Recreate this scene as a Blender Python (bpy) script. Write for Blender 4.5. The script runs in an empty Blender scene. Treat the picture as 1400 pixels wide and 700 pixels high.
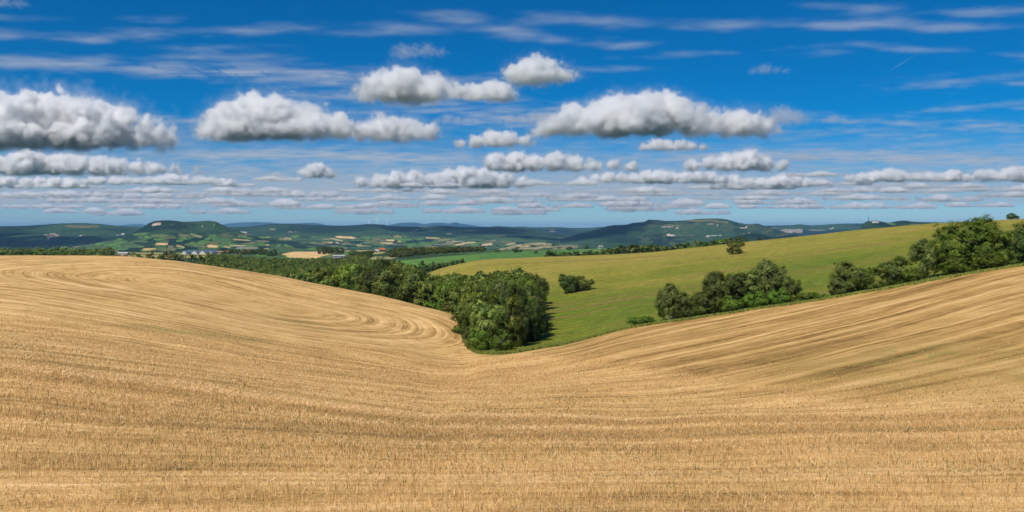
import bpy, math, random, os
import numpy as np
from mathutils import Vector
S = bpy.context.scene
C = S.collection
F = 1212.4          # focal length in photo pixels (60 degrees across 1400)
HY = 312.0          # eye level in the photo
rng = np.random.default_rng(7)
R = random.Random(11)

# ---------------------------------------------------------------- helpers
def world_x(px, d): return (px - 700.0) / F * d
def world_z(py, d): return (HY - py) / F * d

def tag(o, label=None, cat=None, group=None, kind=None):
    if label: o['label'] = label
    if cat: o['category'] = cat
    if group: o['group'] = group
    if kind: o['kind'] = kind
    return o

def link(name, data, parent=None):
    o = bpy.data.objects.new(name, data)
    C.objects.link(o)
    if parent is not None: o.parent = parent
    return o

def mesh(name, v, f, mats=(), col=None, smooth=False, mi=None):
    """numpy verts (n,3) + faces (m,k) -> mesh; col = per-vertex rgb"""
    v = np.asarray(v, np.float32); f = np.asarray(f, np.int32)
    me = bpy.data.meshes.new(name)
    k = f.shape[1]
    me.vertices.add(len(v)); me.vertices.foreach_set('co', v.ravel())
    me.loops.add(f.size); me.loops.foreach_set('vertex_index', f.ravel())
    me.polygons.add(len(f))
    me.polygons.foreach_set('loop_start', np.arange(0, f.size, k, dtype=np.int32))
    me.polygons.foreach_set('loop_total', np.full(len(f), k, np.int32))
    if mi is not None: me.polygons.foreach_set('material_index', np.asarray(mi, np.int32))
    if smooth: me.polygons.foreach_set('use_smooth', np.ones(len(f), bool))
    me.update(calc_edges=True)
    for m in mats: me.materials.append(m)
    if col is not None:
        a = me.color_attributes.new('tint', 'FLOAT_COLOR', 'POINT')
        c = np.ones((len(v), 4), np.float32); c[:, :3] = col
        a.data.foreach_set('color', c.ravel())
    return me

def vec_attr(me, name, arr):
    a = me.attributes.new(name, 'FLOAT_VECTOR', 'POINT')
    a.data.foreach_set('vector', np.asarray(arr, np.float32).ravel())

def grid_faces(nr, nc):
    i = np.arange(nr - 1)[:, None] * nc + np.arange(nc - 1)[None, :]
    i = i.ravel()
    return np.stack([i, i + 1, i + nc + 1, i + nc], 1)

def _hash(ix, iy, seed):
    h = (ix.astype(np.int64) * 374761393 + iy.astype(np.int64) * 668265263 + seed * 2147483647) & 0xffffffff
    h = ((h ^ (h >> 13)) * 1274126177) & 0xffffffff
    h = (h ^ (h >> 16)) & 0xffff
    return h / 65535.0
def vnoise(x, y, seed=0):
    x = np.asarray(x, float); y = np.asarray(y, float)
    ix = np.floor(x); iy = np.floor(y); fx = x - ix; fy = y - iy
    fx = fx * fx * fx * (fx * (fx * 6 - 15) + 10); fy = fy * fy * fy * (fy * (fy * 6 - 15) + 10)
    a = _hash(ix, iy, seed); b = _hash(ix + 1, iy, seed); c = _hash(ix, iy + 1, seed); d = _hash(ix + 1, iy + 1, seed)
    return (a + (b - a) * fx) * (1 - fy) + (c + (d - c) * fx) * fy
def fbm(x, y, seed=0, oct=4, g=.5):
    s = 0; a = 1; t = 0
    for i in range(oct):
        s = s + a * (vnoise(x * 2 ** i, y * 2 ** i, seed + i * 17) - .5); t += a; a *= g
    return s / t * 2

def pchip(x, y, q):
    x = np.asarray(x, float); y = np.asarray(y, float); q = np.clip(q, x[0], x[-1])
    h = np.diff(x); dl = np.diff(y) / h
    m = np.zeros(len(x)); m[0] = dl[0]; m[-1] = dl[-1]
    for i in range(1, len(x) - 1):
        if dl[i - 1] * dl[i] > 0:
            w1 = 2 * h[i] + h[i - 1]; w2 = h[i] + 2 * h[i - 1]
            m[i] = (w1 + w2) / (w1 / dl[i - 1] + w2 / dl[i])
    k = np.clip(np.searchsorted(x, q, 'right') - 1, 0, len(x) - 2)
    t = (q - x[k]) / h[k]
    return ((1 + 2 * t) * (1 - t) ** 2 * y[k] + t * (1 - t) ** 2 * h[k] * m[k]
            + t * t * (3 - 2 * t) * y[k + 1] + t * t * (t - 1) * h[k] * m[k + 1])
def sstep(a, b, x):
    t = np.clip((x - a) / (b - a), 0, 1); return t * t * (3 - 2 * t)

class NT:
    """small node-building helper"""
    def __init__(s, nt): s.nt = nt; s.n = nt.nodes; s.l = nt.links
    def _in(s, node, i, v):
        if isinstance(v, bpy.types.NodeSocket): s.l.new(v, node.inputs[i])
        elif v is not None: node.inputs[i].default_value = v
    def node(s, t, **kw):
        x = s.n.new(t)
        for k, v in kw.items(): setattr(x, k, v)
        return x
    def math(s, op, a, b=None, c=None, clamp=False):
        x = s.node('ShaderNodeMath', operation=op); x.use_clamp = clamp
        for i, v in enumerate((a, b, c)):
            if v is not None: s._in(x, i, v)
        return x.outputs[0]
    def vmath(s, op, a, b=None):
        x = s.node('ShaderNodeVectorMath', operation=op)
        s._in(x, 0, a)
        if b is not None: s._in(x, 1, b)
        return x.outputs['Value'] if op in ('LENGTH', 'DISTANCE') else x.outputs['Vector']
    def noise(s, vec, scale, detail=2, rough=.5, dim='3D', w=None):
        x = s.node('ShaderNodeTexNoise', noise_dimensions=dim)
        if vec is not None: s.l.new(vec, x.inputs['Vector'])
        x.inputs['Scale'].default_value = scale; x.inputs['Detail'].default_value = detail; x.inputs['Roughness'].default_value = rough
        if w is not None: x.inputs['W'].default_value = w
        return x.outputs[0]
    def ramp(s, fac, a, b, lo=0.0, hi=1.0):
        x = s.node('ShaderNodeMapRange'); x.clamp = True; x.interpolation_type = 'SMOOTHSTEP'
        s.l.new(fac, x.inputs[0])
        for i, v in ((1, a), (2, b), (3, lo), (4, hi)): x.inputs[i].default_value = v
        return x.outputs[0]
    def mix(s, fac, a, b, blend='MIX'):
        x = s.node('ShaderNodeMix', data_type='RGBA', blend_type=blend)
        s._in(x, 0, fac)
        for i, v in ((6, a), (7, b)):
            if isinstance(v, tuple) and len(v) == 3: v = (*v, 1)
            s._in(x, i, v)
        return x.outputs[2]
    def attr(s, name, out='Vector'):
        x = s.node('ShaderNodeAttribute'); x.attribute_name = name; return x.outputs[out]

def material(name, rough=.9):
    m = bpy.data.materials.new(name); m.use_nodes = True
    k = NT(m.node_tree); b = k.n['Principled BSDF']
    b.inputs['Roughness'].default_value = rough
    b.inputs['Specular IOR Level'].default_value = .12
    return m, k, b

# ---------------------------------------------------------------- camera, sun, sky
cam = link('camera', bpy.data.cameras.new('camera'))
cam.data.sensor_width = 36; cam.data.angle = math.radians(60)
cam.data.shift_y = -(350 - HY) / 1400
cam.rotation_euler = (math.pi / 2, 0, 0)
cam.data.clip_start = .1; cam.data.clip_end = 400000
S.camera = cam
SUN_EL = math.radians(53); SUN_AZ = math.radians(-140)      # behind the left shoulder
sun = link('sun', bpy.data.lights.new('sun', 'SUN'))
sun.data.energy = 4.8; sun.data.angle = math.radians(.53); sun.data.color = (1, .945, .86)
sd = Vector((math.sin(SUN_AZ) * math.cos(SUN_EL), math.cos(SUN_AZ) * math.cos(SUN_EL), math.sin(SUN_EL)))
sun.rotation_euler = (-sd).to_track_quat('-Z', 'Y').to_euler()
w = bpy.data.worlds.new('World'); S.world = w; w.use_nodes = True
k = NT(w.node_tree); bg = k.n['Background']
sk = k.node('ShaderNodeTexSky', sky_type='NISHITA'); sk.sun_disc = False
sk.sun_elevation = SUN_EL; sk.sun_rotation = SUN_AZ; sk.altitude = 2200
sk.air_density = 1.0; sk.dust_density = .15; sk.ozone_density = 4.5
hs = k.node('ShaderNodeHueSaturation'); hs.inputs['Saturation'].default_value = 1.38; hs.inputs['Value'].default_value = 1.0
tint = k.mix(1.0, sk.outputs[0], (.73, .875, 1.01), 'MULTIPLY')
k.l.new(tint, hs.inputs['Color'])
k.l.new(hs.outputs[0], bg.inputs[0]); bg.inputs[1].default_value = .077
v = S.view_settings
v.view_transform = 'Standard'; v.look = 'None'; v.gamma = 1; v.use_curve_mapping = False; v.exposure = 0.08
cy = S.cycles
cy.use_denoising = True; cy.denoising_prefilter = 'ACCURATE'; cy.max_bounces = 12; cy.diffuse_bounces = 3; cy.transmission_bounces = 3; cy.transparent_max_bounces = 16
cy.volume_bounces = 12; cy.use_adaptive_sampling = True; cy.adaptive_threshold = .01

# ---------------------------------------------------------------- terrain heights
# each column of the photo: ground points (depth, z); the rows share the foreground
G0 = [(-1, -2.45), (15, -4.8)]
def zz(lst): return [(d, world_z(p, d)) for d, p in lst]
FAR = [(1000, 351), (1500, 347.5), (2200, 345), (3200, 343), (5000, 341)]
COLS = {
 -500: [(38, -5.6), (75, -7.0), (120, -6.4), (180, -4.6), (240, -8), (330, -15), (520, -20), (700, -24.5)] + zz(FAR),
 0:    zz([(38, 506), (80, 440), (125, 386), (180, 350.5)]) + [(240, -9), (330, -16), (520, -21.5), (700, -25)] + zz(FAR),
 150:  zz([(42, 512), (85, 452), (132, 395), (188, 350.5)]) + [(240, -9), (330, -18), (520, -23), (700, -26)] + zz(FAR),
 230:  zz([(44, 516), (90, 459), (136, 402), (188, 356.5)]) + [(240, -11), (330, -20), (520, -26), (700, -27.5)] + zz(FAR),
 300:  zz([(46, 522), (95, 466), (140, 411), (190, 366)]) + [(240, -13.5), (330, -24), (520, -33), (700, -36)] + zz(FAR),
 380:  zz([(48, 530), (102, 472), (145, 421), (188, 378.5)]) + [(235, -16), (330, -26), (520, -35), (700, -38)] + zz([(1000, 355), (1500, 347.5)] + FAR[2:]),
 450:  zz([(50, 536), (108, 477), (150, 428), (185, 391.5)]) + [(230, -18), (330, -27), (520, -35), (700, -38)] + zz([(1000, 354), (1500, 347)] + FAR[2:]),
 550:  zz([(55, 542), (119, 482), (150, 442), (180, 413.5)]) + [(220, -20), (330, -26.5), (430, -28), (520, -29.5), (700, -30)] + zz([(1000, 347), (1500, 344.5)] + FAR[2:]),
 600:  zz([(58, 545), (125, 485), (150, 450), (173, 426)]) + [(200, -19.5), (260, -23), (330, -24.4), (385, -22.8)] + zz([(430, 368.5)]) + [(520, -26), (620, -29)] + zz([(720, 357), (1000, 346), (1500, 343.5)] + FAR[2:]),
 632:  zz([(60, 541), (126, 486), (150, 457.5), (168, 439)]) + [(200, -20.3), (260, -22.6), (330, -22.6)] + zz([(380, 373), (435, 360.5)]) + [(520, -25), (620, -28)] + zz([(720, 356.5), (1000, 345.5), (1500, 343)] + FAR[2:]),
 660:  zz([(61, 541), (126, 485)]) + [(150, -18.8), (200, -20.6), (260, -21.8), (330, -20.8)] + zz([(380, 366), (435, 355.5)]) + [(520, -24), (620, -28)] + zz([(720, 356), (1000, 345), (1500, 342.5)] + FAR[2:]),
 690:  zz([(62, 541), (125, 484)]) + [(150, -18.9), (200, -20.1), (260, -20.6), (330, -19.2)] + zz([(380, 363), (435, 353.5)]) + [(520, -23), (620, -27.5)] + zz([(720, 355), (1000, 344.5), (1500, 342)] + FAR[2:]),
 760:  zz([(60, 541), (95, 499), (130, 473)]) + [(150, -18.4), (200, -19.0)] + zz([(260, 399), (330, 374), (430, 351)]) + [(520, -21.5), (620, -27)] + zz([(720, 354), (1000, 343.5), (1500, 341)] + FAR[2:]),
 860:  zz([(60, 539), (78, 507), (100, 475), (130, 449)]) + [(150, -15.5)] + zz([(200, 410), (280, 380), (360, 360), (430, 347)]) + [(520, -20), (620, -26)] + zz([(720, 351), (1000, 341), (1500, 339)] + FAR[2:]),
 1000: zz([(34, 583), (58, 534), (92, 464), (128, 428)]) + zz([(150, 415), (200, 390), (280, 362), (350, 345), (420, 333)]) + [(520, -13), (620, -19)] + zz([(720, 346), (1000, 338), (1500, 337)] + FAR[2:]),
 1200: zz([(30, 590), (49, 544), (86, 440), (123, 398)]) + zz([(150, 380), (200, 357), (280, 333), (350, 319.5), (410, 312)]) + [(520, -5), (700, -14), (1000, -22), (1500, -34), (2200, -55), (3200, -82), (5000, -120)],
 1290: zz([(30, 590), (47, 546), (84, 426), (120, 382)]) + zz([(150, 363), (200, 344), (280, 322), (350, 309.5), (410, 304.5)]) + [(520, -2), (700, -12), (1000, -20), (1500, -34), (2200, -55), (3200, -82), (5000, -120)],
 1400: zz([(30, 588), (46, 548), (82, 409), (118, 365)]) + [(150, -4.2), (200, -2.8), (280, .2)] + zz([(350, 303), (410, 299.5)]) + [(520, 1), (700, -10), (1000, -18), (1500, -34), (2200, -55), (3200, -82), (5000, -120)],
 1900: [(30, -6.7), (45, -8), (80, -3.4), (112, -.3), (150, 1.5), (200, 3.6), (280, 6.5), (350, 8.5), (410, 9.5), (520, 7), (700, 0), (1000, -12), (1500, -34), (2200, -55), (3200, -82), (5000, -120)],
}
Dg = np.concatenate([np.linspace(-1, 60, 90), np.linspace(60.5, 220, 200), np.linspace(221, 700, 240), np.geomspace(705, 5000, 120)])
cpx = sorted(COLS)
Zc = np.array([pchip([p[0] for p in G0 + COLS[c]], [p[1] for p in G0 + COLS[c]], Dg) for c in cpx])
PXg = np.arange(-500, 1901, 4.0)
Zt = np.zeros((len(PXg), len(Dg)))
for j in range(len(Dg)): Zt[:, j] = pchip(cpx, Zc[:, j], PXg)
for it in range(3):                                             # soften the lines between the columns
    Zt[1:-1] = .25 * Zt[:-2] + .5 * Zt[1:-1] + .25 * Zt[2:]
def H_raw(x, y):
    x = np.asarray(x, float); y = np.asarray(y, float)
    d = np.clip(y, -1, 4999)
    px = np.clip(700 + x / np.maximum(d, .5) * F, -500, 1899.9)
    i = ((px + 500) / 4).astype(int); i = np.minimum(i, len(PXg) - 2); u = (px + 500) / 4 - i
    j = np.clip(np.searchsorted(Dg, d, 'right') - 1, 0, len(Dg) - 2); t = (d - Dg[j]) / (Dg[j + 1] - Dg[j])
    z = (Zt[i, j] * (1 - u) + Zt[i + 1, j] * u) * (1 - t) + (Zt[i, j + 1] * (1 - u) + Zt[i + 1, j + 1] * u) * t
    return z
def H(x, y):
    x = np.asarray(x, float); y = np.asarray(y, float)
    return H_raw(x, y) + .22 * fbm(x / 14, y / 14, 3, 3) * np.clip(y / 40, .15, 1) + np.clip((y - 600) / 800, 0, 1) * 2.5 * fbm(x / 160, y / 160, 9, 3)
def Hp(px, d): return float(H(world_x(px, d), d))

BPX = [-500, 0, 300, 450, 550, 600, 618, 626, 630, 633, 640, 655, 690, 760, 860, 1000, 1200, 1400, 1900]
BD  = [200, 205, 210, 204, 197, 187, 178, 166, 152, 143, 134, 128.5, 125.5, 130, 130, 128, 123, 118, 112]
def bound(px): return pchip(BPX, BD, np.asarray(px, float))
FPX = [-500, 0, 150, 300, 450, 550, 632, 690, 760, 860, 1000, 1200, 1400, 1900]
FD  = [72, 80, 86, 95, 108, 118, 130, 134, 106, 80, 59, 49, 46, 45]
def fold(px): return pchip(FPX, FD, np.asarray(px, float))
# ---------------------------------------------------------------- ground materials
def stubble_material():
    m, k, b = material('stubble straw')
    geo = k.node('ShaderNodeNewGeometry').outputs['Position']
    wt = k.node('ShaderNodeSeparateXYZ'); k.l.new(k.attr('zone'), wt.inputs[0])
    sl_ = k.node('ShaderNodeSeparateXYZ'); k.l.new(k.attr('rows_left'), sl_.inputs[0])
    calm = k.math('SUBTRACT', 1.0, k.math('MULTIPLY', wt.outputs[0], k.math('SUBTRACT', 1.0, k.ramp(sl_.outputs[0], 2, 16, .3, .8))))
    fine = []; broad = []; track = []
    for nm, fs, bs in (('rows_left', (2.7, .045, 1), (.85, .022, 1)), ('rows_right', (1.2, .04, 1), (.30, .018, 1)), ('rows_near', (2.4, .10, 1), (.55, .025, 1))):
        a = k.attr(nm)
        fine.append(k.noise(k.vmath('MULTIPLY', a, fs), 1.0, 3, .62))
        broad.append(k.noise(k.vmath('MULTIPLY', a, bs), 1.0, 3, .6))
    def blend(l):
        s = None
        for i, x in enumerate(l):
            y = k.math('MULTIPLY', x, wt.outputs[i]); s = y if s is None else k.math('ADD', s, y)
        return s
    f = blend(fine); br = blend(broad)
    # harvester passes: a paler swath between paired wheel tracks, broken up along the way
    passes = []
    for nm, per in (('rows_left', 5.2), ('rows_right', 6.0), ('rows_near', 6.0)):
        sx = k.node('ShaderNodeSeparateXYZ'); a = k.attr(nm); k.l.new(a, sx.inputs[0])
        u = k.math('MULTIPLY', k.math('ABSOLUTE', k.math('SUBTRACT', k.math('FRACT', k.math('DIVIDE', sx.outputs[0], per)), .5)), 2.0)
        wheel = k.math('SUBTRACT', 1.0, k.ramp(k.math('ABSOLUTE', k.math('SUBTRACT', u, .36)), .03, .13))
        brk = k.ramp(k.noise(k.vmath('MULTIPLY', a, (.25, .09, 1)), 1.0, 3, .6), .38, .62)
        passes.append(k.math('SUBTRACT', k.math('MULTIPLY', k.ramp(u, .75, .95), .10), k.math('MULTIPLY', k.math('MULTIPLY', wheel, brk), .20)))
    spot = k.noise(geo, .16, 4, .6)
    clump = k.noise(geo, 1.1, 3, .6)
    grain = k.noise(geo, 9.0, 3, .7)
    v = k.math('MULTIPLY_ADD', k.math('MULTIPLY', k.math('SUBTRACT', f, .5), calm), 1.25, .5)
    v = k.math('ADD', v, k.math('MULTIPLY', k.math('MULTIPLY', k.math('SUBTRACT', br, .5), calm), k.math('ADD', k.math('MULTIPLY_ADD', wt.outputs[1], .25, 1.5), k.math('MULTIPLY', wt.outputs[2], -.5))))
    v = k.math('ADD', v, blend(passes))
    v = k.math('ADD', v, k.math('MULTIPLY', k.math('SUBTRACT', spot, .5), .75))
    v = k.math('ADD', v, k.math('MULTIPLY', k.math('SUBTRACT', clump, .5), .55))
    v = k.math('ADD', v, k.math('MULTIPLY', k.math('SUBTRACT', grain, .5), .9))
    cr = k.node('ShaderNodeValToRGB'); e = cr.color_ramp.elements
    e[0].position = .02; e[0].color = (.15, .086, .024, 1)
    e[1].position = 1.0; e[1].color = (.78, .51, .235, 1)
    for p, c in ((.3, (.36, .205, .065)), (.52, (.51, .305, .105)), (.72, (.64, .395, .155))):
        x = e.new(p); x.color = (*c, 1)
    k.l.new(v, cr.inputs[0])
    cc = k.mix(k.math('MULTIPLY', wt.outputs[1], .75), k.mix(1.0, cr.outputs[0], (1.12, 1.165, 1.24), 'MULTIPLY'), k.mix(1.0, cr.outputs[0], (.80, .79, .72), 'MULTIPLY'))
    weed = k.math('MULTIPLY', k.ramp(k.noise(geo, .05, 3, .6), .56, .70), k.ramp(clump, .45, .62))
    c = k.mix(k.math('MULTIPLY', weed, .55), cc, (.17, .16, .04))
    green = k.attr('green', 'Fac')
    c = k.mix(k.math('MULTIPLY', green, k.ramp(clump, .3, .6)), c, (.13, .17, .035))
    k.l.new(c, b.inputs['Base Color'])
    bp = k.node('ShaderNodeBump'); bp.inputs['Strength'].default_value = .55; bp.inputs['Distance'].default_value = .25
    hgt = k.math('ADD', k.math('MULTIPLY', clump, .5), k.math('MULTIPLY', f, .8))
    hgt = k.math('ADD', hgt, k.math('MULTIPLY', grain, .35))
    k.l.new(hgt, bp.inputs['Height']); k.l.new(bp.outputs[0], b.inputs['Normal'])
    return m

def meadow_material():
    m, k, b = material('meadow grass')
    geo = k.node('ShaderNodeNewGeometry').outputs['Position']
    sp = k.node('ShaderNodeSeparateXYZ'); k.l.new(geo, sp.inputs[0])
    big = k.noise(geo, .022, 4, .55)
    st = k.noise(k.vmath('MULTIPLY', geo, (.06, .22, .1)), 1.0, 5, .68)
    st2 = k.noise(k.vmath('MULTIPLY', geo, (.012, .10, .03)), 1.0, 3, .6)
    gr = k.noise(geo, 1.6, 4, .7)
    far = k.ramp(sp.outputs[1], 150, 400)
    t = k.math('ADD', k.math('MULTIPLY', far, .62), k.math('MULTIPLY', k.math('SUBTRACT', big, .5), 1.3))
    t = k.math('ADD', t, k.math('MULTIPLY', k.math('SUBTRACT', st, .5), 1.1))
    t = k.math('ADD', t, .12)
    cr = k.node('ShaderNodeValToRGB'); e = cr.color_ramp.elements
    e[0].position = .0; e[0].color = (.125, .18, .014, 1)
    e[1].position = 1.0; e[1].color = (.37, .29, .058, 1)
    for p, c in ((.3, (.19, .208, .02)), (.6, (.28, .25, .036))):
        x = e.new(p); x.color = (*c, 1)
    k.l.new(t, cr.inputs[0])
    c = k.mix(k.math('MULTIPLY', k.ramp(st2, .52, .66), .55), cr.outputs[0], (.25, .15, .055))
    c = k.mix(k.math('MULTIPLY', k.ramp(st, .56, .68), .6), c, (.07, .095, .022))
    tus = k.noise(k.vmath('MULTIPLY', geo, (.35, .9, .5)), 1.0, 5, .7)
    c = k.mix(1.0, c, k.ramp(tus, .28, .72, .62, 1.28), 'MULTIPLY')
    c = k.mix(1.0, c, k.ramp(gr, .25, .75, .62, 1.3), 'MULTIPLY')
    k.l.new(c, b.inputs['Base Color'])
    bp = k.node('ShaderNodeBump'); bp.inputs['Strength'].default_value = .8; bp.inputs['Distance'].default_value = .5
    k.l.new(k.math('ADD', gr, k.math('MULTIPLY', st, 1.2)), bp.inputs['Height']); k.l.new(bp.outputs[0], b.inputs['Normal'])
    return m

def painted_material(name, s1, s2, bump, dist):
    """ground cover whose colours (fields, woods, bare rock, a painted sunlit tone) sit in the 'tint' attribute"""
    m, k, b = material(name)
    geo = k.node('ShaderNodeNewGeometry').outputs['Position']
    n1 = k.noise(geo, s1, 4, .6); n2 = k.noise(geo, s2, 3, .6)
    c = k.attr('tint', 'Color')
    c = k.mix(1.0, c, k.ramp(n1, .2, .8, .6, 1.4), 'MULTIPLY')
    c = k.mix(1.0, c, k.ramp(n2, .2, .8, .65, 1.35), 'MULTIPLY')
    k.l.new(c, b.inputs['Base Color'])
    vo = k.node('ShaderNodeTexVoronoi'); vo.inputs['Scale'].default_value = s1 * 1.3; k.l.new(geo, vo.inputs['Vector'])
    bp = k.node('ShaderNodeBump'); bp.inputs['Strength'].default_value = bump; bp.inputs['Distance'].default_value = dist
    k.l.new(k.math('SUBTRACT', n1, vo.outputs['Distance']), bp.inputs['Height']); k.l.new(bp.outputs[0], b.inputs['Normal'])
    return m

# ---------------------------------------------------------------- stubble field
M_stub = stubble_material()
nr = 430
px = np.concatenate([np.linspace(-3400, -520, 50), np.linspace(-500, 1900, 1000), np.linspace(1920, 4800, 50)]); nc = len(px)
B = bound(px)
t = np.linspace(0, 1, nr)[:, None]
near = 3.5
D = near * (B[None, :] / near) ** (t ** .8)
X = (px[None, :] - 700) / F * D
Z = H(X, D)
def row_coords(X, Y):
    # left hill: loops of tractor rows round a long middle line
    a = np.array([-58., 152.]); bb = np.array([-37., 144.]); ab = bb - a; L = np.hypot(*ab); ab = ab / L
    rx = X - a[0]; ry = Y - a[1]
    tt = rx * ab[0] + ry * ab[1]; pp = -rx * ab[1] + ry * ab[0]
    tc = np.clip(tt, 0, L); ex = tt - tc
    rr = np.hypot(ex, pp); ang = np.arctan2(np.abs(ex), np.abs(pp) + 1e-6)
    wob = 1.5 * fbm(X / 22, Y / 22, 5, 2)
    left = np.stack([rr + wob, np.where(pp > 0, 1, -1) * (tc + np.sign(ex) * ang * 22) + 300, 0 * X], -1)
    # right hill: straight rows along the hedge
    u = np.array([.89, .45]); u = u / np.hypot(*u)
    rx = X - 10; ry = Y - 130
    right = np.stack([-rx * u[1] + ry * u[0] + .8 * fbm(X / 25, Y / 25, 6, 2), rx * u[0] + ry * u[1], 0 * X + 50], -1)
    nearr = np.stack([Y - .10 * X + 1.2 * fbm(X / 18, Y / 18, 8, 2), X, 0 * X + 90], -1)
    return left, right, nearr
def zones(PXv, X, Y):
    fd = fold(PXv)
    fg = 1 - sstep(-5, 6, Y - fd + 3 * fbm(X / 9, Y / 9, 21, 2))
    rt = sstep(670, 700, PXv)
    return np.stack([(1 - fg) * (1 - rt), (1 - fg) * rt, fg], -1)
PXv = np.broadcast_to(px[None, :], D.shape)
l_, r_, n_ = row_coords(X, D)
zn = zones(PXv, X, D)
gr_ = np.clip(1 - np.abs(D - (fold(PXv) + 4)) / 3.5, 0, 1) * sstep(150, 190, PXv) * (1 - sstep(320, 400, PXv)) * .5
gr_ = np.maximum(gr_, sstep(-2.2, 0, D - B[None, :]) * sstep(590, 625, PXv) * (1 - sstep(730, 900, PXv)))
gr_ = np.maximum(gr_, .22 * np.clip(1 - np.abs(D - (fold(PXv) + 12)) / 14, 0, 1) * sstep(960, 1120, PXv))
V = np.stack([X, D, Z], -1).reshape(-1, 3); Fc = grid_faces(nr, nc)
# strip behind and beside the camera
gx = np.linspace(-75, 75, 61); gy = np.linspace(-60, near, 40)
GX, GY = np.meshgrid(gx, gy); GZ = H(GX, np.maximum(GY, 0)) + np.where(GY < 0, -.147 * GY, 0) - .004
P2 = np.stack([GX, GY, GZ], -1).reshape(-1, 3); F2 = grid_faces(40, 61) + len(V)
cat = lambda A, Bm: np.concatenate([A.reshape(-1, A.shape[-1]), Bm.reshape(-1, Bm.shape[-1])])
l2, r2, n2 = row_coords(GX, GY)
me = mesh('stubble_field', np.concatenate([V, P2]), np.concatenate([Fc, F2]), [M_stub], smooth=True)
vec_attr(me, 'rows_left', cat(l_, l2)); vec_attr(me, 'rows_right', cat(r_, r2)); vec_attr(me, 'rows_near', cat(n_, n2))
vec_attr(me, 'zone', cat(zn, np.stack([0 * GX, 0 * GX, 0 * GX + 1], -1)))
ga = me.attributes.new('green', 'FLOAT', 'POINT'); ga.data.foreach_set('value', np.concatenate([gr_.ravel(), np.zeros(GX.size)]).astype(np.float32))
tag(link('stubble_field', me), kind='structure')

# ---------------------------------------------------------------- stubble stalks and loose straw (nobody could count them)
def stalks(n, dmin, dmax, p, hmin, hmax, wfac):
    uu = rng.random(n)
    d = (dmin ** p + uu * (dmax ** p - dmin ** p)) ** (1 / p)
    pxs = rng.uniform(-260, 1660, n)
    x = (pxs - 700) / F * d
    # drill rows
    q = d - .10 * x
    q = np.where(rng.random(n) < .75, np.round(q / .2) * .2 + rng.normal(0, .025, n), q)
    d = q + .10 * x
    ok = (d < bound(pxs) - 1) & (d > 8) & (d < fold(700 + x / d * F) + 2 + rng.gamma(1.0, 4, n)); x = x[ok]; d = d[ok]; n = len(x)
    l_, r_, n_ = row_coords(x, d); z_ = zones(700 + x / d * F, x, d)
    dens = vnoise(n_[:, 0] * .5, n_[:, 1] * .03, 4) * .6 + vnoise(x * .5, d * .5, 31) * .5
    keep = rng.random(n) < .35 + dens * .75; x = x[keep]; d = d[keep]; n = len(x)
    z = H(x, d)
    nk = n_[keep]; band = vnoise(nk[:, 0] * .42, nk[:, 1] * .02, 61) * .65 + vnoise(nk[:, 0] * 1.3, nk[:, 1] * .06, 62) * .35
    lay = sstep(.55, .78, band)
    flat = rng.random(n) < .16 + .4 * lay
    hh = rng.uniform(hmin, hmax, n) * (.75 + .5 * vnoise(x * .35, d * .6, 51))
    ww = np.maximum(.007, d * wfac) * rng.uniform(.6, 1.3, n)
    az = rng.uniform(0, 2 * np.pi, n); lean = np.where(flat, rng.uniform(1.15, 1.5, n), np.abs(rng.normal(.18, .2, n)))
    hh = np.where(flat, hh * 1.5, hh)
    dx = np.cos(az) * np.sin(lean) * hh; dy = np.sin(az) * np.sin(lean) * hh; dz = np.cos(lean) * hh
    fa = rng.uniform(0, np.pi, n); wx = np.cos(fa) * ww / 2; wy = np.sin(fa) * ww / 2 * .6
    z0 = z + np.where(flat, .02 + .04 * rng.random(n), -.02)
    Vv = np.zeros((n, 4, 3))
    Vv[:, 0] = np.stack([x - wx, d - wy, z0], -1); Vv[:, 1] = np.stack([x + wx, d + wy, z0], -1)
    Vv[:, 2] = np.stack([x + dx + wx * .6, d + dy + wy * .6, z0 + dz], -1); Vv[:, 3] = np.stack([x + dx - wx * .6, d + dy - wy * .6, z0 + dz], -1)
    s = rng.random(n)[:, None]
    c = np.array([.52, .315, .11]) * (1 - s) + np.array([.86, .60, .285]) * s
    c = c * (.66 + .28 * vnoise(nk[:, 0] * .8, nk[:, 1] * .05, 77) + .40 * band)[:, None]
    pale = flat & (rng.random(n) < .3 + .3 * lay); c[pale] = c[pale] * .4 + np.array([.85, .70, .46]) * .6
    gn = (d < 60) & (rng.random(n) < .05 + .10 * (vnoise(x * .12, d * .2, 90) > .62)); c[gn] = np.array([.19, .19, .05]) * rng.uniform(.7, 1.2, (gn.sum(), 1))
    dk = (rng.random(n) < .08) & (d < 50); c[dk] *= .5
    return Vv.reshape(-1, 3), np.repeat(c, 4, 0)
m_straw, k, b = material('straw stalks', .7)
k.l.new(k.attr('tint', 'Color'), b.inputs['Base Color'])
tr = k.node('ShaderNodeBsdfTranslucent'); k.l.new(k.attr('tint', 'Color'), tr.inputs[0])
ms = k.node('ShaderNodeMixShader'); ms.inputs[0].default_value = .3
k.l.new(b.outputs[0], ms.inputs[1]); k.l.new(tr.outputs[0], ms.inputs[2]); k.l.new(ms.outputs[0], k.n['Material Output'].inputs['Surface'])
sets = [stalks(330000, 10, 42, 1.25, .05, .15, .0007), stalks(230000, 38, 118, 1.2, .05, .15, .00085)]
sv = np.concatenate([a for a, _ in sets]); sc_ = np.concatenate([c for _, c in sets])
me = mesh('straw_stubble', sv, np.arange(len(sv)).reshape(-1, 4), [m_straw], col=sc_)
tag(link('straw_stubble', me), 'cut golden straw stalks and loose straw covering the harvested field', kind='stuff')

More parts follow.
